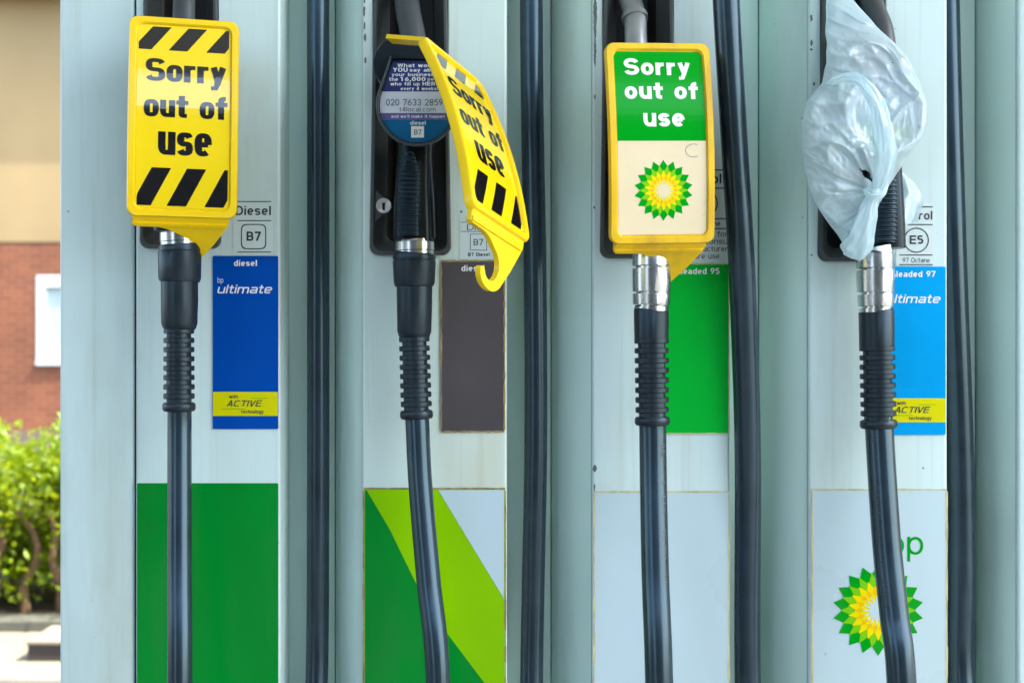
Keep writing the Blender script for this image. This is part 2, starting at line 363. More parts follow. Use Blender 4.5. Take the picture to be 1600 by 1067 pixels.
# ------------------------------------------------------------------ background setting
def smat_brick():
    m = bpy.data.materials.new('red_brick'); m.use_nodes = True; N = m.node_tree.nodes; L = m.node_tree.links; b = N['Principled BSDF']
    tc = N.new('ShaderNodeTexCoord'); sp = N.new('ShaderNodeSeparateXYZ'); cb = N.new('ShaderNodeCombineXYZ')
    L.new(tc.outputs['Object'], sp.inputs[0]); L.new(sp.outputs[0], cb.inputs[0]); L.new(sp.outputs[2], cb.inputs[1])
    bt = N.new('ShaderNodeTexBrick'); L.new(cb.outputs[0], bt.inputs['Vector'])
    bt.inputs['Color1'].default_value = (.30, .088, .030, 1); bt.inputs['Color2'].default_value = (.22, .060, .022, 1); bt.inputs['Mortar'].default_value = (.25, .135, .08, 1)
    bt.inputs['Scale'].default_value = 1; bt.inputs['Brick Width'].default_value = .225; bt.inputs['Row Height'].default_value = .075; bt.inputs['Mortar Size'].default_value = .011
    nz = N.new('ShaderNodeTexNoise'); nz.inputs['Scale'].default_value = 1.3; L.new(tc.outputs['Object'], nz.inputs['Vector'])
    mx = N.new('ShaderNodeMix'); mx.data_type = 'RGBA'; mx.blend_type = 'MULTIPLY'; mx.inputs[0].default_value = .5
    L.new(bt.outputs[0], mx.inputs[6]); L.new(nz.outputs['Fac'], mx.inputs[7]); L.new(mx.outputs[2], b.inputs['Base Color'])
    b.inputs['Roughness'].default_value = .85; return m
BRICK = smat_brick()
RENDER = mat('cream_render', (.31, .225, .105), .85, var=.12, scale=.6, bump=.3, bscale=40)
CONC = mat('pale_concrete', (.25, .22, .165), .85, var=.15, scale=1.5, bump=.3, bscale=60)
TARM = mat('grey_tarmac', (.15, .15, .145), .9, var=.2, scale=8, bump=.5, bscale=90)
KERB = mat('kerb_stone', (.10, .105, .085), .85, var=.2, scale=6)
DKC = mat('dark_and_shaded_concrete', (.045, .040, .038), .8, var=.25, scale=8)  # dark concrete, also the painted shade on the kerb block's side
LEAF = mat('hedge_leaf', (.14, .225, .005), .40, var=.85, scale=3.5)
BARK = mat('bark', (.12, .070, .035), .85, var=.35, scale=30, bump=.5, bscale=60)
FENCE = mat('brown_timber', (.07, .035, .02), .8, var=.3, scale=14)
UPVC = mat('white_upvc', (.55, .58, .56), .4, var=.03)
GLASS = mat('window_glass', (.40, .50, .50), .06, var=.1, scale=1, spec=1.0)
CANW = mat('canopy_white', (.80, .83, .78), .5, var=.05, scale=1)
# leaves let some light through
nt = LEAF.node_tree; pb = nt.nodes['Principled BSDF']; tr = nt.nodes.new('ShaderNodeBsdfTranslucent'); tr.inputs[0].default_value = (.48, .56, .008, 1)
ms = nt.nodes.new('ShaderNodeMixShader'); ms.inputs[0].default_value = .45
nt.links.new(pb.outputs[0], ms.inputs[1]); nt.links.new(tr.outputs[0], ms.inputs[2]); nt.links.new(ms.outputs[0], nt.nodes['Material Output'].inputs['Surface'])

g = MB(); g.box(-400, 400, -400, 400, -1, 0); tag(g.build('ground', TARM, None, 0), kind='structure')
g = MB(); g.box(-14, 14, 2.2, 4.62, .001, .005); tag(g.build('pavement', CONC, None, 0), kind='structure')
g = MB(); g.box(-14, 14, 4.62, 4.78, .0, .05); tag(g.build('kerb', KERB, None, 0), kind='structure')
g = MB(); g.box(-14, 14, 4.78, 17.9, .0, .045); tag(g.build('planting_bed', mat('soil', (.04, .03, .02), .9, var=.3), None, 0), kind='structure')
# low block on the paving, shade of its near side painted dark
kb = empty('kerb_block', (X(49, 4.2) + .5, 4.15, .005), 'low block with shade painted on its side and a pale top, lying on the sunlit paving', 'kerb block')
m = MB(); m.box(X(49, 4.1), X(49, 4.1) + 1.2, 4.06, 4.36, .006, .074); m.build('block_shaded_side', DKC, kb, 0)
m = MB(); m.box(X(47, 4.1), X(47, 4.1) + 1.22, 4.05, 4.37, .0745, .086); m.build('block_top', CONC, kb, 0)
# building
YB = 18.0
bld = empty('brick_building', (-8, YB, 0), 'red brick building with cream rendered upper wall beyond the hedge', 'building')
zt = Z(378, YB); w0, w1 = X(57, YB), X(57, YB) + 1.15; wz0, wz1 = Z(564, YB), Z(430, YB)
m = MB()
for x0, x1, z0, z1 in ((-18, w0, 0, zt), (w1, 4, 0, zt), (w0, w1, 0, wz0), (w0, w1, wz1, zt)): m.box(x0, x1, YB, YB + .3, z0, z1)
m.build('brick_wall', BRICK, bld, 0)
m = MB(); m.box(-18, 4, YB - .012, YB + .3, zt, 6.2); m.build('rendered_wall', RENDER, bld, 0)
m = MB(); m.box(-18.3, 4.3, YB - .5, YB + .6, 6.2, 6.4); m.build('roof', mat('roof_tile', (.10, .05, .035), .8), bld, 0)
m = MB(); t = .12
m.box(w0, w0 + t, YB - .01, YB + .1, wz0, wz1); m.box(w1 - t, w1, YB - .01, YB + .1, wz0, wz1)
m.box(w0 + t, w1 - t, YB - .01, YB + .1, wz1 - .17, wz1); m.box(w0 + t, w1 - t, YB - .01, YB + .1, wz0, wz0 + .14)
wf = m.build('window', UPVC, bld, 0)
m = MB(); m.box(w0 + t, w1 - t, YB + .05, YB + .07, wz0 + .14, wz1 - .17); m.build('pane', GLASS, wf, 0)
m = MB(); m.box(w0, w1, YB - .05, YB + .0, wz0 - .06, wz0 - .003); m.build('window_sill', UPVC, wf, 0)
# timber fence behind the hedge
fn = empty('timber_fence', (-3, 5.75, 0), 'low brown timber fence half hidden behind the hedge', 'fence')
m = MB(); x = -7.0
while x < 1: m.box(x, x + .095, 5.72, 5.74, .085, .60 + random.uniform(-.01, .01)); x += .11
m.build('boards', FENCE, fn, 0)
m = MB(); m.box(-7, 1, 5.745, 5.79, .25, .33); m.box(-7, 1, 5.745, 5.79, .48, .54); m.build('rail', FENCE, fn, 0)
# hedge
hg = empty('hedge', (-2.4, 5.1, .085), 'leafy hedge with bright yellow green top and bare brown stems', 'hedge')
m = MB(); rnd = random.Random(3)
def leaf(c, s):
    d = Vector((rnd.gauss(0, 1), rnd.gauss(0, 1) - .4, rnd.gauss(0, 1) + .5)).normalized(); a = d.orthogonal().normalized()
    a.rotate(Matrix.Rotation(rnd.uniform(0, 6.28), 3, d)); b = d.cross(a)
    m.add([c - a * s, c + b * s * .5 - d * s * .12, c + a * s, c - b * s * .5 - d * s * .12], [(0, 1, 2, 3)])
hx0, hx1 = -5.2, -.6
for i in range(105000):
    x = rnd.uniform(hx0, hx1); y = rnd.gauss(5.12, .20)
    top = .825 + .12 * math.sin(x * 21 + 2.0) * math.sin(x * 8.3 + 1) + .10 * noise.noise(Vector((x * 4.1, y * 2, 0)))
    z = .1 + (top - .1) * (rnd.random() ** (.78))
    if z < .52: y += .10
    dens = noise.noise(Vector((x * 7, y * 7, z * 7 + 7)))
    if z < .60 and dens < -.10: continue
    if dens < -.25: continue
    leaf(Vector((x, y, z)), rnd.uniform(.014, .030))
m.build('foliage', LEAF, hg, 0, recalc=False)
x = X(33, 4.95) - 3.2
while x < -.5:
    m = MB(); p = [Vector((x + rnd.uniform(-.02, .02) * k, 4.88 + rnd.uniform(-.02, .02), .04 + .12 * k)) for k in range(5)]
    m.tube(catmull(p, 4), [.025 - .0007 * k for k in range(17)], 10); m.build('stem', BARK, hg)
    x += .16 + rnd.uniform(-.02, .02)
# forecourt canopy overhead, outside the frame: it shades the pump
cp = empty('forecourt_canopy', (0, -1, 0), 'white flat forecourt canopy on two columns roofing the pump', 'canopy')
m = MB(); m.box(-9, 3.4, -5.0, 2.7, 4.15, 4.95); m.build('canopy_roof', CANW, cp, 0)
for y in (-5.03, 2.703):
    m = MB(); m.box(-9.03, 3.43, y, y + .027, 4.08, 5.0); m.build('fascia', GRND, cp, 0)
for x in (-4.5, 2.6):
    m = MB(); m.box(x - .15, x + .15, -.15 + .25, .15 + .25, 0, 4.148); m.build('column', CANW, cp, 0)
# unseen shop behind the camera, added to shape the light and darken reflections
sh = empty('added_shop', (1, -7, 0), 'unseen dark glazed shop added to darken reflections on the pump', 'shop')
m = MB(); m.box(-3.4, 4.8, -11, -7, 0, 3.8); m.build('added_shop_wall', mat('dark_cladding', (.03, .034, .038), .6), sh, 0)
m = MB()
for k in range(4): m.box(-3.2 + k * 1.98, -3.2 + k * 1.98 + 1.8, -6.995, -6.95, .3, 2.9)
m.build('added_shop_window', mat('dark_glass', (.02, .025, .025), .1), sh, 0)
gr_ = empty('added_building', (-14, -7, 0), 'unseen dark building added left of the shop to shape reflections', 'building')  # second unseen building, added to leave a bright gap in hose reflections
m = MB(); m.box(-22, -8.0, -11, -7, 0, 3.6); m.build('added_building_wall', MATS['dark_cladding'], gr_, 0)
m = MB(); m.box(-11.6, -8.8, -6.995, -6.95, 0, 2.9); m.build('added_building_door', DKC, gr_, 0)
# ------------------------------------------------------------------ the dispenser
PLATES = [(212, 438), (565.5, 792), (925, 1140), (1263, 1480)]
CREASE = [525, 862, 1186, 1525]
NEXT = [565.5, 925, 1263, 1590]
BOOTS = [(220, 346, 389), (578, 705, 399), (937, 1057, 404), (1277, 1389, 409)]
ZB, ZT, YC = .14, 2.05, .06
BTOP = Z(-200)
disp = empty('fuel_dispenser', (X(800), .2, 0), 'white four hose fuel dispenser with coloured grade panels in narrow columns', 'fuel dispenser')
def plate(x0, x1, hole=None, y=0.0, r=.003, depth=.05):
    m = MB(); xs = [x0 + r, x1 - r]; zs = [ZB, ZT]
    if hole: xs = [x0 + r, hole[0], hole[1], x1 - r]; zs = [ZB, hole[2], hole[3], ZT]
    for i in range(len(xs) - 1):
        for j in range(len(zs) - 1):
            if hole and i == 1 and j == 1: continue
            m.quad((xs[i], y, zs[j]), (xs[i + 1], y, zs[j]), (xs[i + 1], y, zs[j + 1]), (xs[i], y, zs[j + 1]))
    if hole:
        a, b, c, d = hole; e = y + depth
        m.quad((a, y, c), (a, y, d), (a, e, d), (a, e, c)); m.quad((b, y, c), (b, y, d), (b, e, d), (b, e, c))
        m.quad((a, y, c), (b, y, c), (b, e, c), (a, e, c)); m.quad((a, y, d), (b, y, d), (b, e, d), (a, e, d))
    for sx, xe in ((-1, x0), (1, x1)):
        pr = [(xe - sx * r + sx * r * math.sin(R(t)), y + r - r * math.cos(R(t))) for t in (0, 22.5, 45, 67.5, 90)] + [(xe, y + depth)]
        m.loft([[(p[0], p[1], ZB) for p in pr], [(p[0], p[1], ZT) for p in pr]], closed=False)
    # merge by distance happens in finish()
    return m
def weld(o):
    bm = bmesh.new(); bm.from_mesh(o.data); bmesh.ops.remove_doubles(bm, verts=bm.verts, dist=1e-5); bmesh.ops.recalc_face_normals(bm, faces=bm.faces)
    bm.to_mesh(o.data); bm.free(); o.data.set_sharp_from_angle(angle=R(40)); return o
# left side panel with its own return to the back
m = plate(X(92), X(208.3), None, .002, .004, .55); weld(m.build('side_panel', WHITE, disp))
m = plate(X(1590), X(1790), None, .0, .004, .55); weld(m.build('side_panel', WHITE, disp))
m = MB(); m.box(X(100), X(1780), .50, .54, .02, 2.04); m.build('back_panel', WHITE, disp, 0)
m = MB(); m.box(X(86), X(1796), .0, .56, 2.052, 2.16); m.build('top_cap', GRND, disp, 0)
m = MB(); m.box(X(96), X(1786), .01, .54, .0, .138); m.build('plinth', DKC, disp, 0)
# gap beside the first column, its shade put in as a black strip
m = MB(); m.box(X(208.5), X(211.8), .0062, .05, ZB, ZT); m.build('seam_shade', BLKP, disp, 0)
front = []
for i, (a, b) in enumerate(PLATES):
    bo = BOOTS[i]
    hole = (X(bo[0] + 4), X(bo[1] - 4), Z(bo[2] - 4), BTOP)
    front.append(weld(plate(X(a), X(b), hole).build('front_panel', WHITED if i == 1 else WHITE, disp)))
# hose channels
for i in range(4):
    xr = X(PLATES[i][1]); xc = X(CREASE[i], YC); xl = X(NEXT[i]) - .0004
    m = MB(); pr = [(xr - .0, .0502), (xr - .0, YC), (xc - .0015, YC), (xc - .0015, YC + .008), (xc, YC + .008), (xc, YC - .001)]
    c1 = (xc + (xl - xc) * .30, YC * .36); c0 = (xc, YC - .001); c2 = (xl, .0048)
    for k in range(1, 15):
        t = k / 14; pr.append(tuple((1 - t) ** 2 * c0[j] + 2 * t * (1 - t) * c1[j] + t * t * c2[j] for j in (0, 1)))
    m.loft([[(p[0], p[1], ZB) for p in pr], [(p[0], p[1], ZT) for p in pr]], closed=False)
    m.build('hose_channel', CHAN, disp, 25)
# nozzle boots
for i, (a, b, zb) in enumerate(BOOTS):
    def lp(ins, y0, y1, r=.010):
        # y0 at the bottom, y1 at the top of the boot: the rim stands prouder at its foot
        pts = rrect(X(a) + ins, X(b) - ins, Z(zb) + ins, BTOP - ins, r, 0, 7)
        zl, zh = Z(zb), Z(30)
        return [Vector((p.x + (0 if p.z < Z(150) else (1 if p.x < X((a + b) / 2) else -1) * .006 * min(1, (p.z - Z(150)) / .1)), y0 + (y1 - y0) * min(1, max(0, (p.z - zl) / (zh - zl))), p.z)) for p in pts]
    m = MB()
    m.loft([lp(0, .003, .003), lp(0, -.005, .000), lp(.0015, -.008, -.003), lp(.004, -.008, -.003), lp(.0055, -.006, -.001), lp(.014, .020, .020), lp(.016, .022, .022)])
    bt = m.build('nozzle_boot', BOOT, disp, 40)
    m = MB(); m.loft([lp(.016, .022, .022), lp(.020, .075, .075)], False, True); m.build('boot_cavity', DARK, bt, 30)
    if i == 1:
        m = MB(); m.prism([(X(586), -.004, Z(296)), (X(613), -.004, Z(322)), (X(587), -.004, Z(347))], (0, .012, 0)); m.build('lock_bracket', BOOT, bt, 0)
        m = MB(); c = P(600, 322, -.004)
        m.tube([c + Vector((0, d, 0)) for d in (.006, -.0045, -.0045, -.0035, -.0035)], [.0082, .0082, .0066, .0060, .0001], 28); lk = m.build('lock', mat('nickel', (.62, .58, .48), .35, .7), bt)
        m = MB(); m.prism([(c.x - .0012, -.0093, c.z - .005), (c.x + .0012, -.0093, c.z - .005), (c.x + .0016, -.0093, c.z + .003), (c.x - .0016, -.0093, c.z + .003)], (0, .0012, 0)); m.build('keyhole', BLKP, lk, 0)
# paint chips along the column edges
def chips(par, runs, seed):
    rn = random.Random(seed)
    for (px, y0, y1, w) in runs:
        m = MB()
        n = max(5, int((y1 - y0) / 2.2)); L_, R_ = [], []
        for k in range(n + 1):
            t = k / n; e = math.sin(math.pi * min(1, max(0.0, t))) ** .35
            yy = y0 + (y1 - y0) * t
            L_.append((px - w * .5 * e * rn.uniform(.5, 1.2), yy)); R_.append((px + w * .5 * e * rn.uniform(.5, 1.2), yy))
        for k in range(n):
            q_ = [L_[k], L_[k + 1], R_[k + 1], R_[k]]
            m.quad(*[(X(x), -.0003, Z(y)) for x, y in q_])
        m.build('paint_chip', CHIP, par, 0)
chips(front[1], [(569.5, 0, 6, 3), (569, 10, 27, 4), (569.5, 34, 47, 3.5), (570.5, 52, 66, 4), (571, 89, 100, 4), (570, 832, 838, 3), (570, 850, 853, 3)], 1)
chips(front[2], [(930, -30, 62, 5.5), (929.5, 58, 105, 4), (929.5, 148, 156, 3), (928.5, 322, 327, 3), (929, 725, 738, 6), (929, 755, 768, 3)], 2)
chips(front[3], [(1267.5, 23, 35, 5), (1268, 62, 73, 4), (1267.5, 76, 80, 4), (1272, 128, 135, 4), (1268, 397, 400, 3)], 3)
chips(front[0], [(435, 846, 849, 2.5), (216.5, 300, 303, 2)], 4)

# ---- graphics on the columns
def panel(i, name, x0, x1, y0, y1, m, th=.0012, label=None):
    mb = MB(); mb.loft([rrect(X(x0), X(x1), Z(y1), Z(y0), .0012, yy, 2) for yy in (-.00005, -th)], False, True)
    o = mb.build(name, m, disp, 0)
    if label: tag(o, label)
    return o, flat(-th)
def words(par, mp, m, *items, name='lettering'):
    mb = MB()
    for it in items:
        kw = it[-1] if isinstance(it[-1], dict) else {}
        a = it[:-1] if kw else it
        text(mb, mp, *a, **kw)
    return mb.build(name, m, par, 0, recalc=False)
def bp_ultimate(par, mp, x0, x1, yb, cap):
    words(par, mp, INKW, ('ultimate', x0, x1, yb, cap, .17, dict(ty=.15, q=4.5, sx=1.35, shear=.25, gap=.13)))
    words(par, mp, INKW, ('bp', x0 + 1, x0 + 10, yb - cap - 3, 8.5, .1, dict(q=2.1)), name='small_lettering')
def active_band(par, mp, x0, x1, y0, y1, c=None):
    mb = MB(); rect(mb, mp, x0, x1, y0, y1, .0004); bd = mb.build('yellow_band', ACTY, par, 0)
    w = 102; o = x1 - w; s = (y1 - y0) / 38
    words(par, mp, INKD, ('ACTIVE', o + 22, o + 75, y0 + 23 * s, 9.6, .17, dict(ty=.14, sx=1.25, shear=.35, q=4, h0=.0008)),
          ('with', o + 26, o + 40, y0 + 10.2 * s, 5.4, .15, dict(h0=.0008)), ('technology', o + 45, o + 80, y0 + 34 * s, 5.6, .15, dict(h0=.0008)), name='band_lettering')
    mb = MB()
    for (xa, xb, yy) in ((o + 60, o + 86, y0 + 9.5 * s), (o + 15, o + 52, y0 + 26.5 * s)): rect(mb, mp, xa, xb, yy, yy + .9, .0008)
    mb.build('swoosh', LGRN, par, 0)
def edge(par, mp, x0, x1, y0, y1, t, m=GRIMY, seed=0, bottom=True):
    rn = random.Random(seed); mb = MB(); h = .0002
    def run(a, b, vert):
        n = 26
        for k in range(n):
            u0, u1 = k / n, (k + 1) / n; w0 = t * rn.uniform(.6, 1.3)
            if vert: rect(mb, mp, a[0] - w0 / 2, a[0] + w0 / 2, a[1] + (b[1] - a[1]) * u0, a[1] + (b[1] - a[1]) * u1, h)
            else: rect(mb, mp, a[0] + (b[0] - a[0]) * u0, a[0] + (b[0] - a[0]) * u1, a[1] - w0 / 2, a[1] + w0 / 2, h)
    run((x0, y0), (x1, y0), False)
    run((x0, y0 + t), (x0, y1 - t), True); run((x1, y0 + t), (x1, y1 - t), True)
    if bottom: run((x0, y1), (x1, y1), False)
    mb.build('worn_edge', m, par, 0)
# column 1
o, mp = panel(0, 'grade_label', 364, 425.5, 313.5, 398.5, LBL, .0006)
mb = MB()
for y in (315.3, 345, 394): rect(mb, mp, 371, 424, y - .7, y + .7, .0003)
ring(mb, mp, 396.5, 370, 19.8, 1.6, .0003, 48, 5.5); mb.build('border', INKD, o, 0)
words(o, mp, INKD, ('Diesel', 368.5, 423.5, 336.5, 14.5, .17), ('B7', 385.5, 408, 376.5, 14.5, .19))
o, mp = panel(0, 'product_panel', 333, 435, 400, 670, BLUE, .0016, 'royal blue diesel panel with a yellow band')
words(o, mp, INKW, ('diesel', 366, 402, 416, 9.5, .19))
bp_ultimate(o, mp, 339.5, 424, 458.5, 13.5); active_band(o, mp, 333.4, 434.6, 612, 649.5)
mb = MB(); frame(mb, mp, 332.2, 435.8, 399.2, 670.8, 1.3, -.0012); mb.build('pale_edge', INKW, o, 0)
o, mp = panel(0, 'lower_panel', 214.5, 435, 754.5, 1400, GRND, .0014, 'plain deep green lower panel')
# column 2
o, mp = panel(1, 'grade_label', 718, 794 - 4, 337.5, 404.5, LBL, .0006); mb = MB()
for y in (347.5, 362): rect(mb, mp, 720, 786, y - .5, y + .5, .0003)
frame(mb, mp, 734.5, 761, 365.5, 391.5, 1, .0003); mb.build('border', INKG, o, 0)
words(o, mp, INKD, ('B8 Diesel', 728.5, 768, 345, 5.8, .2), ('Diesel', 730, 776, 360, 9.8, .1), ('B7', 740, 755, 383.5, 9.8, .13), ('B7 Diesel', 731.5, 765, 400.5, 5.6, .2))
o, mp = panel(1, 'product_panel', 689.5, 788, 408, 674, GREY, .0016, 'grey brown diesel panel without a brand line')
words(o, mp, INKW, ('diesel', 721, 757, 424, 9.5, .19)); edge(o, mp, 689.5, 788.2, 408, 674, 2.6, GRIME, 5)
o, mp = panel(1, 'lower_panel', 569, 788.5, 763.5, 1400, LIME, .0014, 'lower panel with diagonal green, lime and white bands'); edge(o, mp, 568.5, 789.5, 763, 1400, 2.8, GRIME, 6, False)
def between(mbx, fl, fr, ys, h):
    for k in range(len(ys) - 1):
        a, b = ys[k], ys[k + 1]
        if fr(a) - fl(a) <= 0 and fr(b) - fl(b) <= 0: continue
        mbx.quad(mp(fl(a), a, h), mp(max(fl(a), fr(a)), a, h), mp(max(fl(b), fr(b)), b, h), mp(fl(b), b, h))
def interp(tab):
    def f(y):
        if y <= tab[0][1]: (xa, ya), (xb, yb) = tab[0], tab[1]
        else:
            for (xa, ya), (xb, yb) in zip(tab, tab[1:]):
                if y <= yb: break
        return xa + (xb - xa) * (y - ya) / (yb - ya)
    return f
fl = interp([(573, 765), (610, 828), (651, 912), (697, 986), (758, 1067), (860, 1190)]); fr = interp([(685, 765), (732, 843), (789, 937), (850, 1030)])
ys = [765 + 8 * k for k in range(79)]
mb = MB(); between(mb, lambda y: 570.5, lambda y: min(787.5, fl(y)), ys, .0003); mb.build('dark_green_band', GRND, o, 0)
mb = MB(); between(mb, lambda y: min(787.5, fr(y)), lambda y: 787.5, ys, .0003); mb.build('white_band', PALE, o, 0)
# column 3
o, mp = panel(2, 'grade_label', 1062, 1137.5, 262, 411.5, LBL, .0006); mb = MB()
for y in (266, 294.5, 342, 357.5): rect(mb, mp, 1066, 1136, y - .9, y + .9, .0003)
ring(mb, mp, 1100, 318, 21.5, 2, .0003); mb.build('border', INKD, o, 0)
words(o, mp, INKD, ('Petrol', 1068, 1127, 287, 15, .17), ('E10', 1086, 1114, 325, 14, .18), ('95 Octane', 1078, 1125, 353.5, 8, .16),
      ('Petrol is for', 1068, 1137, 370, 8.5, .12), ('cars. consu', 1066, 1136.5, 381.5, 8.5, .12), ('manufacturer', 1066, 1137, 393, 8.5, .12), ('before use.', 1068, 1126, 404.5, 8.5, .12))
o, mp = panel(2, 'product_panel', 1036, 1138.5, 412.5, 677, GRNS, .0016, 'bright green unleaded panel')
words(o, mp, INKW, ('unleaded 95', 1049, 1124, 428.5, 9.5, .18)); edge(o, mp, 1036, 1138.7, 412.5, 677, 2, GRIMY, 8)
o, mp = panel(2, 'lower_panel', 927.5, 1140 - .8, 767.5, 1400, PALE, .0014, 'plain white lower panel with yellowed edges'); edge(o, mp, 928, 1138.6, 768, 1400, 3, GRIMY, 9, False)
# column 4
o, mp = panel(3, 'grade_label', 1400, 1458.5, 318, 415.8, LBL, .0006); mb = MB()
for y in (323.5, 351.2, 398.6, 413.6): rect(mb, mp, 1405, 1457, y - .8, y + .8, .0003)
ring(mb, mp, 1431.5, 375.5, 19.6, 1.7, .0003); mb.build('border', INKD, o, 0)
words(o, mp, INKD, ('Petrol', 1404, 1456.5, 343.5, 13.5, .17), ('E5', 1421, 1442.5, 381.5, 13.5, .19), ('97 Octane', 1410, 1452.5, 410.5, 7.6, .12))
o, mp = panel(3, 'product_panel', 1374.5, 1477, 416.8, 679, CYAN, .0016, 'sky blue unleaded panel with a yellow band')
words(o, mp, INKW, ('unleaded 97', 1384.5, 1461, 433, 9.5, .18)); bp_ultimate(o, mp, 1383, 1467, 473.5, 13.5); active_band(o, mp, 1375, 1476.6, 622, 659.5)
o, mp = panel(3, 'lower_panel', 1267.5, 1479, 763.5, 1400, PALE, .0014, 'white lower panel with a green and yellow sunflower emblem'); edge(o, mp, 1268.5, 1478.6, 764.5, 1400, 3, GRIMY, 11, False)
words(o, mp, GRN, ('bp', 1387, 1442, 866, 38, .11, dict(q=2.1, h0=.0003)))
helios(o, mp, 1371.5, 952.5, 71, .0004, PALE, rot=0)

# ------------------------------------------------------------------ fuel nozzles
def nozzle(dx, dy, label, cx, ybot, spout, rib=True, head=True, collar=None, dcx=0, gy=0, hinge=True, foot=None):
    """dx, dy: shift (photo units) from the fully visible nozzle of the second column"""
    nz = empty('fuel_nozzle', P(647 + dx, 300 + dy, -.03), label, 'fuel nozzle', 'fuel nozzles in their boots')
    yg = -.036
    def gyy(py): return gy * max(0, min(1, (py - 230) / 140))
    def Q(px, py, y): return P(px + dx, py + dy, y)
    # grip: tapered body with rounded sides
    m = MB(); loops = []
    for py, xa, xb, ya, yb in ((205, 622, 676, -.046, .0), (240, 621, 675, -.046, -.004), (290, 618, 675, -.052, -.010), (340, 616, 677, -.054, -.014), (378, 616.5, 678, -.054, -.016)):
        a, b = Q(xa, py, yg).x, Q(xb, py, yg).x; z = Q(0, py, yg).z; c = (a + b) / 2; w = (b - a) / 2; yc = (ya + yb) / 2 + gyy(py); d = (yb - ya) / 2
        loops.append([Vector((c + w * math.copysign(abs(math.cos(t)) ** .55, math.cos(t)), yc + d * math.copysign(abs(math.sin(t)) ** .7, math.sin(t)), z)) for t in [2 * math.pi * k / 32 for k in range(32)]])
    m.loft(loops, True, True); m.build('grip', BLKP, nz, 50)
    # ribbed pad
    m = MB(); loops = []; n = 168
    for k in range(n):
        t = k / (n - 1); py = 242 + (371 - 242) * t; w = (7 + 9.5 * min(1, t * 4)) * S * .97; cxp = 640.5 + 1.5 * (1 - t)
        rip = .5 + .5 * math.cos(2 * math.pi * (py - 242) / 6.9); rr_ = w * (.88 + .12 * rip)
        c = Q(cxp, py, yg); yy = -.050 - .004 * min(1, t * 2) + gyy(py)
        loops.append([Vector((c.x + rr_ * 1.15 * math.cos(a), yy - (.0060 + .0030 * rip) * math.sin(a), c.z)) for a in [math.pi * j / 14 for j in range(15)]])
    m.loft(loops, closed=False); m.build('ribbed_pad', RUB, nz, 60)
    # trigger guard: two slim rails beside the grip
    for xs_ in ((670, 673, 676, 677.5), (625, 621.5, 618.5, 617)):
        m = MB(); m.tube(catmull([Q(xs_[0], 232, -.036), Q(xs_[1], 275, -.040), Q(xs_[2], 325, -.043 + gyy(325)), Q(xs_[3], 372, -.042 + gyy(372))], 8), .0020, 10); m.build('guard_rail', BLKP, nz)
    # head
    if head:
        cx_, cy_, ro = 651.5 + dcx, 165, 64.5
        def tear(r, topw, top, n=40):
            pts = []
            for k in range(n + 1):
                a = R(-205 + 230 * k / n); pts.append((cx_ + r * math.cos(a), cy_ - r * math.sin(a)))
            # ccw from the left shoulder under the disc to the right shoulder
            return pts + [(cx_ + topw, top), (cx_ - topw, top)]
        def L(r, tw, top, y): return [Q(px, py, y) for px, py in tear(r, tw - (0 if hinge else 24), top)]
        m = MB(); m.loft([L(54, 36, 96, -.030), L(60, 40, 90, -.038), L(63, 41, 88, -.060), L(63, 41, 88, -.070)], True, True); m.build('head_housing', BLKP, nz, 40)
        m = MB(); m.loft([L(64.6, 42, 87, -.066), L(64.6, 42, 87, -.0755), L(63, 41, 88.5, -.077), L(60.8, 39.5, 90, -.077), L(59.4, 38.5, 91, -.0745), L(59.4, 38.5, 91, -.0701)], False, False); m.build('cover_rim', CLEAR, nz, 40)
        m = MB(); c = Q(628, 106, -.04)
        m.tube([c + Vector((0, d, 0)) for d in (.03, -.020, -.024, -.024)], [.029, .029, .0275, .001], 40); m.build('valve_body', BLKP, nz, 30)
        if hinge:
            m = MB(); m.loft([[Q(x, y, yy) for x, y in ((612, 83), (690, 83), (690, 92), (612, 92))] for yy in (-.05, -.078)], True, True); m.build('cover_hinge', BLKP, nz, 0)
        # label
        def half(y):
            r = 58
            if y < 147: return min(r * 1.0, 37 + (math.sqrt(max(0, r * r - (147 - cy_) ** 2)) - 37) * (y - 95) / (147 - 95))
            return math.sqrt(max(0, r * r - (y - cy_) ** 2))
        def mpl(px, py, h): q = Q(px, py, -.0703); return Vector((q.x, -.0703 - h, q.z))
        base = None
        for nm, y0, y1, mm in (('label', 95, 143.5, NAVY), ('label_band', 143.5, 177, LILAC), ('label_band', 177, 187.5, PURP), ('label_foot', 187.5, 222.4, foot or TEAL)):
            m = MB(); ys_ = [y0 + (y1 - y0) * k / 10 for k in range(11)]
            for a, b in zip(ys_, ys_[1:]): m.quad(mpl(cx_ - half(a), a, 0), mpl(cx_ - half(b), b, 0), mpl(cx_ + half(b), b, 0), mpl(cx_ + half(a), a, 0))
            m.build(nm, mm, nz, 0)
        def W(items, mm): words(nz, mpl, mm, *items, name='label_lettering')
        e = cx_ - 651.5
        W([(s, x0 + e, x1 + e, y, c_, w_) for s, x0, x1, y, c_, w_ in (('What would', 621, 683, 105.5, 5.6, .17), ('YOU', 614, 637, 112.8, 6.4, .2), ('say about', 640, 690, 112.5, 5.2, .17), ('your business to', 612, 692, 119.6, 5.2, .17),
            ('the', 608, 622, 127, 5.4, .17), ('16,000', 625, 665, 127.2, 6.4, .2), ('people', 668, 696, 126.6, 5.0, .15), ('who fill up', 610, 656, 134.2, 5.4, .17), ('HERE', 660, 687, 134.4, 6.0, .2), ('every 4 weeks!', 626, 684, 141.6, 5.4, .19), ("and we'll make it happen", 611, 695, 184.5, 4.6, .16), ('diesel', 641, 665, 195.5, 6.2, .15))], INKW)
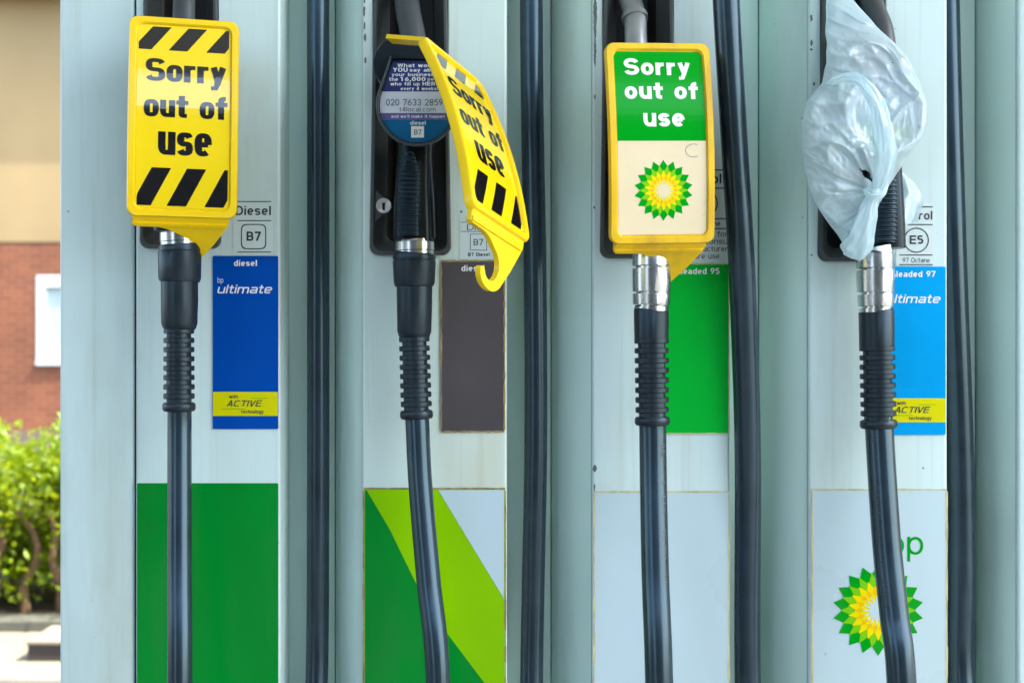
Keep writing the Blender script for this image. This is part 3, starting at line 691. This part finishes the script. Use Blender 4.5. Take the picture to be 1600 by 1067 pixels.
        W([('020 7633 2859', 603 + e, 692 + e, 165.5, 10.2, .13), ('t4local.com', 624 + e, 681 + e, 175, 7.4, .12)], INKG)
        m = MB(); rect(m, mpl, 642.5 + e, 662.5 + e, 197.5, 215.5, .0004); m.build('fuel_code_patch', INKW, nz, 0)
        words(nz, mpl, INKD, ('B7', 647 + e, 658.5 + e, 211, 8, .14, dict(h0=.0007)), name='fuel_code_lettering')
    # spout and collar
    m = MB(); pts = catmull([P(*p) for p in spout['path']], 8); m.tube(pts, spout['r'], 28); m.build('spout', spout.get('m', STEEL), nz)
    if spout.get('ring'):
        a, b = [P(*p) for p in spout['ring']]; m = MB(); rr0 = spout['r'] * 1.18
        m.tube([a, a, b, b], [spout['r'], rr0, rr0, spout['r']], 32); m.build('spout_ring', STEEL, nz)
    if rib:
        m = MB(); t_, b_ = Q(647.5, 374.5, -.036 + gy), Q(648, 397, -.036 + gy); r0 = 31 * S * .976
        m.tube([t_, t_, t_.lerp(b_, .12), t_.lerp(b_, .16), t_.lerp(b_, .2), t_.lerp(b_, .75), t_.lerp(b_, .8), b_, b_], [r0 * .8, r0 * .97, r0, r0 * .97, r0, r0, r0 * .97, r0 * .97, r0 * .7], 44); m.build('collar', CHROME, nz)
    return nz
GM = mat('gunmetal', (.055, .066, .07), .42, .3, var=.15, scale=30)
nozzle(-366, -14, 'black nozzle hidden behind the upright yellow cover above the blue panel', 281, 385,
       dict(path=[(287, 92, -.045), (287, 40, -.035), (288, -20, -.02), (289, -120, .03)], r=.0118, m=GM), gy=-.022)
nozzle(0, 0, 'black nozzle with a round blue printed label, left uncovered beside the swung cover', 647, 398,
       dict(path=[(651, 96, -.040), (644, 50, -.030), (636, 5, -.015), (630, -90, .03)], r=.0135, m=GM))
nozzle(371, 24, 'black nozzle hidden behind the green and cream cover', 1018, 420,
       dict(path=[(996, 110, -.038), (993.5, 60, -.028), (991, 22, -.014), (976, -20, .015), (950, -70, .06)], r=.0120, ring=((992.5, 32, -.018), (991.3, 25, -.015)), m=STEEL), rib=False, gy=-.022)
nozzle(735, 10, 'black ribbed nozzle wrapped inside a thin plastic bag', 1380, 395,
       dict(path=[(1384, 110, -.040), (1378, 50, -.028), (1360, 0, -.01), (1345, -90, .03)], r=.0125, m=GM), rib=False, dcx=-8, hinge=False, foot=LGRN)

# ------------------------------------------------------------------ hoses (one continuous hose each: nozzle end, loop below the frame, channel end)
def px_profile(m, segs, y, n=40):
    """stepped round part from a list of (photo y, left x, right x)"""
    path, rad = [], []
    for py, a, b in segs: path.append(P((a + b) / 2, py, y)); rad.append((b - a) / 2 * S * (D + y) / D)
    m.tube(path, rad, n)
def hose(label, low, chan, r, cuff, chrome, guard, yh=-.040, sleeve=None, yc=(.03,)):
    hs = empty('fuel_hose', P(low[0][0], low[0][1], yh), label, 'fuel hose', 'black hoses of the dispenser')
    lo = [P(x, y, yy) for x, y, yy in low]; ch = [P(x, y, yy) for x, y, yy in chan]      # chan listed from bottom to top
    e = lo[-1]; f = ch[0]; mid = Vector(((e.x + f.x) / 2, -.10, .33))
    loop = [Vector((e.x + .002, e.y - .02, .70)), Vector((e.x + .006, e.y - .035, .46)), mid, Vector((f.x + .002, -.085, .47)), Vector((f.x, -.045, .70))]
    pts = catmull(lo + loop + ch, 12)
    m = MB(); m.tube(pts, r, 36); tb = m.build('hose_tube', RUB, hs, 60)
    if cuff:
        m = MB(); px_profile(m, cuff, yh); m.build('rubber_cuff', RUBM, hs, 35)
    if sleeve:
        m = MB(); px_profile(m, sleeve, yh); m.build('sleeve', RUBM, hs, 35)
    if chrome:
        m = MB(); px_profile(m, chrome, yh, 48); m.build('swivel_coupling', CHROME, hs, 35)
    # bend guard: core, rings and bridges
    y0, y1, xa0, xb0, xa1, xb1 = guard
    m = MB(); k0 = S * (D + yh) / D
    c = lambda py: P(((xa0 + xb0) + ((xa1 + xb1) - (xa0 + xb0)) * (py - y0) / (y1 - y0)) / 2, py, yh)
    rr0 = ((xb0 - xa0) / 2) * k0; rr1 = ((xb1 - xa1) / 2) * k0
    m.tube([c(y0), c(y1)], [rr0 * .80, rr1 * .80], 32, False)
    nr = 8; pitch = (y1 - y0 - 14) / nr
    for i in range(nr):
        ya = y0 + pitch * i; yb_ = ya + pitch * .58; R_ = rr0 + (rr1 - rr0) * i / nr
        m.tube([c(ya), c(ya), c(ya + 1.2), c(yb_ - 1.2), c(yb_), c(yb_)], [R_ * .8, R_ * .95, R_ * (1.0 if i % 1 == 0 else .96), R_, R_ * .95, R_ * .8], 36)
        # bridges in the gap below
        g0, g1 = c(yb_ - .6), c(ya + pitch + .6)
        for a0 in ((-90, 90) if i % 2 == 0 else (-90, 90)):
            half_ = 42 if i % 2 == 0 else 30
            off = 0 if i % 2 == 0 else (8 if i % 4 == 1 else -8)
            l1 = [g0 + Vector((math.cos(R(a0 + off + t)) * R_ * .95, math.sin(R(a0 + off + t)) * R_ * .95, 0)) for t in range(-half_, half_ + 1, 6)]
            l2 = [g1 + Vector((math.cos(R(a0 + off + t)) * R_ * .95, math.sin(R(a0 + off + t)) * R_ * .95, 0)) for t in range(-half_, half_ + 1, 6)]
            in1 = [g0 + Vector((math.cos(R(a0 + off + t)) * R_ * .7, math.sin(R(a0 + off + t)) * R_ * .7, 0)) for t in range(half_, -half_ - 1, -6)]
            in2 = [g1 + Vector((math.cos(R(a0 + off + t)) * R_ * .7, math.sin(R(a0 + off + t)) * R_ * .7, 0)) for t in range(half_, -half_ - 1, -6)]
            m.loft([l1 + in1, l2 + in2], True, True)
    m.tube([c(y1 - 15), c(y1 - 14), c(y1 - 11), c(y1 - 4), c(y1 - 1), c(y1)], [rr1 * .8, rr1 * .97, rr1 * 1.05, rr1 * 1.05, rr1 * .97, rr1 * .75], 36)
    m.build('bend_guard', RUBM, hs, 40)
    return hs, pts, r
h1 = hose('straight black hose in front of the royal blue panel', [(280.5, 620, -.060), (280.5, 690, -.062), (280.5, 880, -.082), (281, 1075, -.108)],
     [(494.5, 1075, .022), (497, 800, .028), (497.2, 300, .030), (497, -40, .030), (497, -480, .034)], .0125,
     [(383, 262, 300), (383, 250, 313), (386, 248.5, 314), (392, 248.5, 314), (393, 249.5, 313), (394.5, 249.5, 313), (395.5, 247.5, 314), (434, 248, 313.5), (440, 249.5, 311.5), (440.5, 252, 309), (470, 252, 309), (505, 252.5, 308), (513, 255, 305.5), (517, 260, 300)],
     None, (513, 643, 256, 303, 255.5, 304), yh=-.060)
h2 = hose('slanting black hose in front of the grey brown panel', [(649, 625, -.040), (652, 662, -.042), (657, 760, -.050), (669.5, 905, -.068), (685, 1075, -.092)],
     [(830.5, 1075, .018), (837, 700, .026), (836, 430, .028), (832, 200, .028), (830, -40, .028), (829.5, -480, .034)], .0128,
     [(396, 625, 670), (396, 615, 680), (399, 613.5, 681), (405, 613.5, 681), (406, 614.5, 680), (407.5, 614.5, 680), (408.5, 613.5, 681), (441, 615, 679.5), (447, 617, 678), (448, 619.5, 675.5), (480, 620, 675), (518, 620.5, 674), (526, 623, 671), (530, 628, 666)],
     None, (526, 655, 623, 671, 626.5, 675.5))
h3 = hose('black hose with a chrome swivel in front of the bright green panel', [(1019, 640, -.060), (1020, 680, -.061), (1021, 760, -.068), (1024, 900, -.086), (1030, 1075, -.110)],
     [(1168.5, 1075, .010), (1168.5, 720, -.006), (1163, 520, -.018), (1157, 380, -.028), (1146, 200, -.036), (1134, -10, -.044), (1128, -220, -.045), (1124, -480, -.02)], .0143,
     None, [(398, 1000, 1036), (398, 988, 1047), (415, 987.5, 1047.5), (416, 990, 1045.5), (416.2, 993, 1042), (418.4, 993, 1042), (418.6, 990, 1045.5), (419.6, 987.5, 1048), (455, 988, 1048), (456, 990, 1046), (456.2, 993, 1042), (458.4, 993, 1042), (458.6, 990, 1046), (459.6, 988, 1047.5), (475.5, 988.5, 1047), (476.5, 991, 1044.5), (476.7, 994, 1041), (478.6, 994, 1041), (478.8, 991, 1044.5), (487, 991, 1044.5)],
     (528, 665, 991, 1045, 993, 1045.5), yh=-.060, sleeve=[(484, 1000, 1036), (484, 991, 1044), (486, 990, 1045), (529, 991, 1044.5), (530, 995, 1040)])
h4 = hose('black hose curving to the right in front of the sunflower emblem', [(1371, 640, -.040), (1374, 672, -.042), (1378, 740, -.048), (1386, 855, -.060), (1397, 960, -.075), (1409, 1075, -.092)],
     [(1503, 1075, .024), (1503, 900, .028), (1500, 700, .030), (1489, 400, .032), (1477.5, -10, .034), (1470, -480, .036)], .0150,
     None, [(386, 1350, 1385), (386, 1343, 1396), (394, 1341, 1396.5), (394.3, 1345, 1392), (396.3, 1345, 1392), (396.6, 1338, 1397), (418.4, 1338, 1397.5), (419.4, 1341, 1395), (419.6, 1344, 1391), (421.8, 1344, 1391), (422, 1341, 1395), (423, 1338.5, 1397.5), (456, 1339.5, 1397), (457, 1342, 1395), (457.2, 1345, 1391), (459.4, 1345, 1391), (459.6, 1342, 1395), (460.6, 1340, 1396.5), (477.5, 1341, 1396.5), (478.5, 1343, 1395), (478.7, 1346, 1391), (480.6, 1346, 1391), (480.8, 1343, 1395), (490, 1343, 1395)],
     (540, 670, 1343, 1398, 1345.5, 1400.5), sleeve=[(486, 1350, 1388), (486, 1343, 1395.5), (488, 1342, 1397), (541, 1343, 1397), (542, 1347, 1392)])
# worn embossed characters running down two hoses
def emboss(hs, low, r, ang, items, m_):
    mb = MB(); pts = catmull([P(x, y, yy) for x, y, yy in low], 30)
    Ls = [0]
    for a, b in zip(pts, pts[1:]): Ls.append(Ls[-1] + (b - a).length)
    def mp(px, py, h):      # px along the hose in metres*1000, py around it
        s_ = px / 1000; k = 0
        while k < len(Ls) - 2 and Ls[k + 1] < s_: k += 1
        t = (s_ - Ls[k]) / (Ls[k + 1] - Ls[k]); p = pts[k].lerp(pts[k + 1], t); a = R(ang) + py / 1000 / r
        return p + Vector((math.sin(a), -math.cos(a), 0)) * (r + .00015 + h * .3)
    for s_, a, b in items: text(mb, mp, s_, a, b, 3.0 if False else 2.6, 5.2, .12, q=3)
    mb.build('embossed_lettering', m_, hs, 0, recalc=False)
HINK = mat('worn_hose_print', (.055, .07, .08), .5, var=.4, scale=90)
emboss(h3[0], [(1020, 680, -.061), (1021, 760, -.068), (1024, 900, -.086), (1030, 1075, -.110)], .0143, 42, [('IIHE', 8, 21), ('.', 32, 33), ('9', 46, 50), ('FHII', 62, 80), ('AEJMJ', 96, 126), ('ZO', 140, 150), ('JINUJI I', 168, 196), ('ZUNJIE', 212, 238), ('JINAUTE', 250, 280)], HINK)
emboss(h4[0], [(1374, 672, -.042), (1378, 740, -.048), (1386, 855, -.060), (1397, 960, -.075), (1409, 1075, -.092)], .0150, -38, [('CO', 4, 12), ('KA', 24, 30), ('.', 42, 43), ('IANCROVANI', 58, 92), ('300E', 98, 118), ('CA', 134, 140), ('.INNIABE', 152, 182), ('LIF', 196, 210), ('INIZCO', 224, 250), ('BENC', 262, 284)], INKD)

# ------------------------------------------------------------------ out-of-use covers
SW, SL, SAG = .110, .207, .010
SR = (SL * SL / 4 + SAG * SAG) / (2 * SAG)
def rodrigues(r):
    a = math.sqrt(sum(c * c for c in r)); return Matrix.Rotation(a, 3, Vector(r).normalized())
def cover(label, rv, t, yel, rimh=.003, green=False, W_=SW, L_=SL, fold=38, lipt=-6):
    Rm = rodrigues(rv); T = Vector(t)
    cv = empty('nozzle_cover', T, label, 'out of use cover', 'yellow out of use covers')
    def s3(u, v, h):
        """u across in -.5...5, v down in -.5...5, h out of the face"""
        th = v * L_ / SR
        p = Vector((u * W_, SR * (1 - math.cos(th)), -SR * math.sin(th))); nn = Vector((0, -math.cos(th), -math.sin(th)))
        return T + Rm @ (p + nn * h)
    vs = []; rc = .045
    for k in range(7): vs.append(-.5 + rc * (1 - math.cos(R(15 * k))))
    vs += [-.5 + rc + (1 - 2 * rc) * k / 16 for k in range(1, 16)]
    for k in range(7): vs.append(.5 - rc * (1 - math.sin(R(15 * k))))
    def hw(v, ins):
        rr_ = rc * L_ / W_; d = max(0, abs(v) - (.5 - rc)) / rc
        return .5 - rr_ * (1 - math.sqrt(max(0, 1 - d * d)))
    def loop(iu, iv, h):
        k = (.5 - iv) / .5; ku = (.5 - iu) / .5
        return [s3(hw(v, 0) * ku, v * k, h) for v in vs] + [s3(-hw(v, 0) * ku, v * k, h) for v in vs[::-1]]
    m = MB(); n = len(vs)
    lps = [loop(.012, .006, -.007), loop(.0, .0, -.006), loop(0, 0, rimh * .4), loop(.010, .005, rimh), loop(.062, .032, rimh), loop(.070, .037, rimh * .6), loop(.076, .040, 0)]
    m.loft(lps)
    for lp_, rv_ in ((lps[0], 1), (lps[-1], 0)):
        o = len(m.v); m.v += lp_
        for k in range(n - 1):
            m.f.append((o + k, o + k + 1, o + 2 * n - 2 - k, o + 2 * n - 1 - k))
    body = m.build('cover_plate', yel, cv, 30)
    weld(body)
    # foot ledge and hook, bent back from the face
    thb = .5 * L_ / SR; bend = thb + R(fold); px = W_ / 167
    tg = Vector((0, math.sin(bend), -math.cos(bend))); nn = Vector((0, -math.cos(bend), -math.sin(bend)))
    e0 = Vector((0, SR * (1 - math.cos(thb)), -SR * math.sin(thb))) + Vector((0, .002, 0))
    def hk(u, w, h): return T + Rm @ (e0 + Vector(((u - 83.5) * px, 0, 0)) + tg * (w * px) + nn * h)
    out = [(10, -4), (152, -4), (156, 4), (154, 14)]
    def bez(a, b, c, n=8): return [tuple((1 - t) ** 2 * a[j] + 2 * t * (1 - t) * b[j] + t * t * c[j] for j in (0, 1)) for t in [k / n for k in range(1, n + 1)]]
    out += [(134, 52), (117, 78)] + bez((117, 78), (107, 97), (84, 95)) + bez((84, 95), (58, 92), (54, 72)) + [(56, 68), (62, 67), (66, 72)]
    out += bez((66, 72), (72, 82), (84, 82)) + bez((84, 82), (99, 80), (102, 62)) + bez((102, 62), (101, 42), (78, 32)) + bez((78, 32), (62, 20), (44, 18.5)) + [(14, 18), (9, 15), (8, 5)]
    m = MB(); ins = [(83.5 + (u - 83.5) * .985, w) for u, w in out]
    m.loft([[hk(u, w, -.004) for u, w in out], [hk(u, w, .0008) for u, w in out], [hk(*p, .0018) for p in ins]], True, True)
    m.build('hook', yel, cv, 30)
    m = MB(); m.loft([[hk(u, w, h) for u, w in ((9, 9), (151, 9), (150, 15), (11, 15))] for h in (.0005, .0034)], True, True); m.build('ledge', yel, cv, 0)
    # top lip going back over the nozzle
    tht = -.5 * L_ / SR; e1 = Vector((0, SR * (1 - math.cos(tht)), -SR * math.sin(tht)))
    ld = Vector((0, math.cos(R(lipt - math.degrees(tht))), math.sin(R(lipt - math.degrees(tht))))); lu = Vector((0, -ld.z, ld.y))
    for s0, s1 in ((-.475, -.36), (.36, .475)) if lipt > 0 else ((-.3, -.18), (.18, .3)):
        m = MB(); m.loft([[T + Rm @ (e1 + Vector((u * W_, 0, -.006)) + ld * d + lu * h) for u, h in ((s0, 0), (s1, 0), (s1, .0045), (s0, .0045))] for d in (.0, .030, .046, .049)], True, True); m.build('top_lip', yel, cv, 40)
    def mp(px_, py_, h):
        # design space of the cover face: 0..167 across, 0..313 down
        return s3(px_ / 167 - .5, py_ / 313 - .5, .0004 + h)
    if not green:
        m = MB(); rect(m, mp, 13, 154, 14, 299, 0, 24); st = m.build('sticker', YELF, cv, 0, recalc=False)
        def stripe(x0, x1, sl, y0, y1, cl=15, cr=152):
            n_ = 10
            for k in range(n_):
                ya, yb = y0 + (y1 - y0) * k / n_, y0 + (y1 - y0) * (k + 1) / n_
                f_ = lambda y: sl * (1 - (y - y0) / (y1 - y0))
                cc = lambda x: max(cl, min(cr, x))
                q_ = [(cc(x0 + f_(ya)), ya), (cc(x0 + f_(yb)), yb), (cc(x1 + f_(yb)), yb), (cc(x1 + f_(ya)), ya)]
                m.quad(*[mp(*p, .0003) for p in q_])
        for x0, w_, ya, yb in [(x, 28, 16, 54) for x in (6, 60, 117)] + [(x, 29, 238, 296) for x in (7, 60, 117)]:
            m = MB(); stripe(x0, x0 + w_, 30, ya, yb); m.build('warning_stripe', INKB, cv, 0, recalc=False)
        words(cv, mp, INKB, ('Sorry', 26, 148, 104, 36, .29, dict(ty=.17, q=2.7, sx=1.2, gap=.06)), ('out of', 24, 150, 160, 36, .29, dict(ty=.17, q=2.7, sx=1.2, gap=.06)),
              ('use', 46, 127, 218, 48, .27, dict(ty=.16, q=2.7, sx=1.05, gap=.055)))
    else:
        m = MB(); rect(m, mp, 13, 154, 14, 155, 0, 14); m.build('green_sticker', GRN, cv, 0, recalc=False)
        m = MB(); rect(m, mp, 13, 154, 155, 157.5, .0002, 1); rect(m, mp, 13, 154, 157.5, 299, 0, 14); m.build('cream_sticker', CREAM, cv, 0, recalc=False)
        words(cv, mp, INKW, ('Sorry', 28, 134, 52, 27, .21, dict(q=2.05, sx=1.0, gap=.09)), ('out of', 27, 144, 90, 27, .21, dict(q=2.05, sx=1.0, gap=.09)), ('use', 55, 121, 133, 27 * 1.05, .21, dict(q=2.05, sx=1.05, gap=.10)))
        helios(cv, mp, 85, 231, 47, .0003, CREAM)
        m = MB(); pts = arc(134, 170, 13, 10, 60, 300, 20)
        for q_ in ribbon(pts, .35, .35): m.quad(*[mp(*p, .0003) for p in q_])
        m.build('scratch', INKG, cv, 0, recalc=False)
    return cv
def cov(label, rv, t, yel, **kw):
    # fitted in a frame whose z runs from the eye level of photo row 533.5
    return cover(label, rv, (t[0], t[1], t[2] + H), yel, **kw)
cov('upright yellow striped cover hanging square in front of the nozzle over the royal blue panel', (-0.0576, 0.006, 0.2365), (-0.3354, -0.1, 0.2301), YEL)
cov('yellow striped cover swung aside and tilted, its hook hanging free beside the round nozzle label', (-0.5509, 0.0078, 1.0638), (-0.0293, -0.1423, 0.204), YEL, fold=18, lipt=26)
cov('worn yellow cover with a green and cream face and a sunflower emblem', (-0.011, -0.0245, 0.152), (0.1529, -0.1005, 0.2034), YELD, green=True)
# ------------------------------------------------------------------ plastic bag tied over the fourth nozzle
def bag_material():
    m = bpy.data.materials.new('thin_white_plastic'); m.use_nodes = True; N = m.node_tree.nodes; L = m.node_tree.links
    N.remove(N['Principled BSDF'])
    d = N.new('ShaderNodeBsdfDiffuse'); d.inputs[0].default_value = (.72, .90, .94, 1)
    t = N.new('ShaderNodeBsdfTranslucent'); t.inputs[0].default_value = (.70, .91, .95, 1)
    a = N.new('ShaderNodeMixShader'); a.inputs[0].default_value = .42; L.new(d.outputs[0], a.inputs[1]); L.new(t.outputs[0], a.inputs[2])
    gl = N.new('ShaderNodeBsdfGlossy'); gl.inputs['Roughness'].default_value = .16
    b = N.new('ShaderNodeMixShader'); b.inputs[0].default_value = .09; L.new(a.outputs[0], b.inputs[1]); L.new(gl.outputs[0], b.inputs[2])
    tr = N.new('ShaderNodeBsdfTransparent'); c = N.new('ShaderNodeMixShader'); L.new(b.outputs[0], c.inputs[1]); L.new(tr.outputs[0], c.inputs[2])
    tc = N.new('ShaderNodeTexCoord'); nz = N.new('ShaderNodeTexNoise'); nz.inputs['Scale'].default_value = 25; L.new(tc.outputs['Object'], nz.inputs['Vector'])
    mr = N.new('ShaderNodeMapRange'); mr.inputs[1].default_value = .3; mr.inputs[2].default_value = .7; mr.inputs[3].default_value = .12; mr.inputs[4].default_value = .30
    L.new(nz.outputs['Fac'], mr.inputs[0]); L.new(mr.outputs[0], c.inputs[0])
    nb = N.new('ShaderNodeTexNoise'); nb.inputs['Scale'].default_value = 55; nb.inputs['Detail'].default_value = 6
    mp_ = N.new('ShaderNodeMapping'); mp_.inputs['Rotation'].default_value = (0, R(35), 0); mp_.inputs['Scale'].default_value = (1.6, 1, .45)
    L.new(tc.outputs['Object'], mp_.inputs[0]); L.new(mp_.outputs[0], nb.inputs['Vector'])
    def crease(rot, sc, stretch):
        n_ = N.new('ShaderNodeTexNoise'); n_.inputs['Scale'].default_value = sc; n_.inputs['Detail'].default_value = 2
        m_ = N.new('ShaderNodeMapping'); m_.inputs['Rotation'].default_value = (0, R(rot), 0); m_.inputs['Scale'].default_value = (1, 1, stretch)
        L.new(tc.outputs['Object'], m_.inputs[0]); L.new(m_.outputs[0], n_.inputs['Vector'])
        s_ = N.new('ShaderNodeMath'); s_.operation = 'SUBTRACT'; s_.inputs[1].default_value = .5; L.new(n_.outputs['Fac'], s_.inputs[0])
        a_ = N.new('ShaderNodeMath'); a_.operation = 'ABSOLUTE'; L.new(s_.outputs[0], a_.inputs[0]); return a_.outputs[0]
    ad = N.new('ShaderNodeMath'); ad.operation = 'ADD'; L.new(crease(25, 48, .3), ad.inputs[0]); L.new(crease(-50, 60, .35), ad.inputs[1])
    a2 = N.new('ShaderNodeMath'); a2.operation = 'MULTIPLY_ADD'; a2.inputs[1].default_value = -1.6; L.new(ad.outputs[0], a2.inputs[0]); L.new(nb.outputs['Fac'], a2.inputs[2])
    bp = N.new('ShaderNodeBump'); bp.inputs['Strength'].default_value = .42; bp.inputs['Distance'].default_value = .004
    L.new(a2.outputs[0], bp.inputs['Height'])
    for s in (d, t, gl): L.new(bp.outputs[0], s.inputs['Normal'])
    L.new(c.outputs[0], N['Material Output'].inputs['Surface']); return m
BAG = bag_material()
bg = empty('plastic_bag', P(1350, 300, -.07), 'thin white plastic bag knotted around the nozzle above the sky blue panel', 'plastic bag')
KX, KY = 1368, 302
prof = [(-60, 1296, 1322), (-20, 1292, 1328), (0, 1291, 1333), (40, 1290, 1368), (75, 1291, 1406), (100, 1291, 1424), (130, 1284, 1437), (160, 1260, 1448), (190, 1254, 1448), (215, 1253, 1440), (240, 1254, 1423), (270, 1258, 1402), (300, 1266, 1384), (320, 1275, 1374), (340, 1288, 1370), (360, 1303, 1366), (385, 1320, 1358), (402, 1328, 1352)]
def edges(y):
    for (a, l0, r0), (b, l1, r1) in zip(prof, prof[1:]):
        if y <= b: t = (y - a) / (b - a); return l0 + (l1 - l0) * t, r0 + (r1 - r0) * t
    return prof[-1][1:]
def rdg(x, p=1.7): return (1 - abs(math.sin(x))) ** p
def fold(px, py):
    dx, dy = px - KX, py - KY; r_ = math.hypot(dx, dy); a = math.atan2(dy, dx)
    f_ = 0
    n0 = noise.noise(Vector((px * .016, py * .016, 4)))
    if py > 120:   # gathers running into the knot
        w_ = min(1, r_ / 70) * min(1, (py - 120) / 40)
        n1 = noise.noise(Vector((a * 2.2, r_ * .008, 1.0))) * 2.0
        f_ += w_ * (7.5 * rdg(a * 5 + n1 * 2.0) + 4.5 * rdg(a * 13 + n1 * 4 + n0 * 2) + 1.0 * rdg(a * 25 + n0 * 6) - 4)
    # slanting drag folds over the head
    w2 = 1 if py < 120 else max(0, 1 - (py - 120) / 60)
    n2 = noise.noise(Vector((px * .012, py * .012, 5)))
    f_ += w2 * (6.5 * rdg((py - px * .45) * .06 + n2 * 3) + 3.2 * rdg((py - px * .60) * .15 + n2 * 5) - 2)
    # crumple: sharp little ridges in two crossing directions
    q1 = Vector(((px * .8 + py * .6) * .020, (py * .8 - px * .6) * .055, 2)); q2 = Vector(((px * .5 - py * .86) * .022, (py * .5 + px * .86) * .06, 6))
    f_ += 8.0 * (.22 - abs(noise.noise(q1 * .62))) + 6.0 * (.22 - abs(noise.noise(q2 * .6))) + 2.4 * (.22 - abs(noise.noise(q1 * 1.7)))
    f_ += 5.0 * noise.noise(Vector((px * .022, py * .022, 2)))
    led = 124 + 10 * math.sin((px - 1290) * .03) + max(0, (px - 1350)) * .9
    f_ += 7 / (1 + math.exp(-(py - led) / 1.5)) * (1 if px < 1395 else max(0, 1 - (px - 1395) / 25))
    return f_
m = MB(); loops = []; NA = 200
yy = -60
while yy <= 402:
    l, r_ = edges(yy); l += 2.5 * noise.noise(Vector((yy * .05, 1, 1))); r_ += 1.6 * noise.noise(Vector((yy * .05, 5, 1)))
    c, w = (l + r_) / 2, (r_ - l) / 2; lp_ = []
    dep = min(58, max(10, w * .62)) * (1 if yy > 0 else .8)
    ax = -.052 + .03 * max(0, (60 - yy) / 120)
    hb = max(0, min(1, (yy - 60) / 30, (250 - yy) / 30))
    for k in range(NA):
        a = 2 * math.pi * k / NA; sx_ = math.cos(a); sy = math.sin(a)
        px_ = c + w * math.copysign(abs(sx_) ** (.9 - .3 * hb), sx_)
        dpt = dep * math.copysign(abs(sy) ** (.75 - .3 * hb), sy)
        if sy > 0: dpt *= .55
        f_ = fold(px_, yy) * (1 if sy < 0 else .4) * min(1, abs(sy) * 2 + .15) * min(1, w / 40)
        yv = ax + (dpt - (f_ if sy <= 0 else -f_)) * S
        if sy <= 0:
            dd = math.hypot(px_ - 1388, yy - 178); tw = max(0, min(1, (70 - dd) / 18)); tw = tw * tw * (3 - 2 * tw)
            yv = max(-.130, yv) * (1 - tw) + (-.0815 - .45 * S * max(-2, f_)) * tw
        lp_.append(P(px_, yy, yv))
    loops.append(lp_); yy += 2
m.loft(loops, False, True)
def in_tear(p):     # a small tear in the film left of the knot
    k = D / (D + p.y) / S; x, y = 800 + p.x * k, 533.5 - (p.z - H) * k
    pts_ = [(1342, 264), (1357, 268), (1365, 285), (1352, 278)]; ins_ = True
    for (ax_, ay_), (bx_, by_) in zip(pts_, pts_[1:] + pts_[:1]):
        if (bx_ - ax_) * (y - ay_) - (by_ - ay_) * (x - ax_) < 0: ins_ = False
    return ins_
m.f = [f for f in m.f if not (len(f) == 4 and in_tear(sum((m.v[i] for i in f), Vector()) / 4))]
bag = m.build('bag_film', BAG, bg, 180)
# twisted handle pulled across the front into the knot
def strand(pts, wid, thick, name, seed):
    m = MB(); pp = catmull([P(*p) for p in pts], 12); n = len(pp); loops = []
    for i, p in enumerate(pp):
        t = (pp[min(n - 1, i + 1)] - pp[max(0, i - 1)]).normalized(); e1 = Vector((0, -1, 0)).cross(t).normalized(); e2 = t.cross(e1)
        f_ = i / (n - 1) * (len(wid) - 1); k = min(len(wid) - 2, int(f_)); w_ = (wid[k] + (wid[k + 1] - wid[k]) * (f_ - k)) * S / 2
        lp_ = []
        for j in range(36):
            a = 2 * math.pi * j / 36; cr = 1 + .16 * math.sin(a * 5 + i * .12 + seed) + .10 * math.sin(a * 11 - i * .08) + .12 * noise.noise(Vector((i * .15, j * .3, seed)))
            lp_.append(p + e1 * math.cos(a) * w_ * cr + e2 * math.sin(a) * w_ * thick * cr)
        loops.append(lp_)
    m.loft(loops, True, True); return m.build(name, BAG, bg, 60)
strand([(1293, 134, -.083), (1318, 122, -.100), (1346, 128, -.108), (1368, 158, -.110), (1379, 200, -.108), (1383, 245, -.102), (1376, 282, -.096), (1366, 304, -.088)], [8, 13, 16, 20, 25, 27, 20, 14], .32, 'bag_handle', 1)
strand([(1366, 300, -.086), (1360, 318, -.084), (1353, 345, -.080), (1345, 372, -.074), (1336, 392, -.068), (1331, 402, -.064)], [12, 19, 28, 34, 38, 24], .42, 'bag_tail', 4)
strand([(1352, 296, -.087), (1362, 303, -.092), (1376, 300, -.090), (1385, 288, -.082)], [8, 15, 14, 7], .8, 'bag_knot', 8)
# thin wisp of film on the right of the knot
m = MB(); loops = []
LW = [(1388, 276), (1392, 300), (1398, 326), (1404, 352)]; RW = [(1404, 262), (1428, 285), (1444, 312), (1434, 347)]
for i in range(25):
    t = i / 24 * 3; k = min(2, int(t)); f_ = t - k; lp_ = []
    for j in range(25):
        u = j / 24
        x = (LW[k][0] + (LW[k + 1][0] - LW[k][0]) * f_) * (1 - u) + (RW[k][0] + (RW[k + 1][0] - RW[k][0]) * f_) * u
        y = (LW[k][1] + (LW[k + 1][1] - LW[k][1]) * f_) * (1 - u) + (RW[k][1] + (RW[k + 1][1] - RW[k][1]) * f_) * u
        lp_.append(P(x + 2 * noise.noise(Vector((i * .3, u * 3, 1))), y + 3 * noise.noise(Vector((u * 4, i * .1, 7))), -.040 + .018 * u - .005 * math.sin(u * 8 + t * 2) - .006 * noise.noise(Vector((x * .06, y * .06, 3)))))
    loops.append(lp_)
m.loft(loops, closed=False); m.build('bag_wisp', BAG, bg, 180)
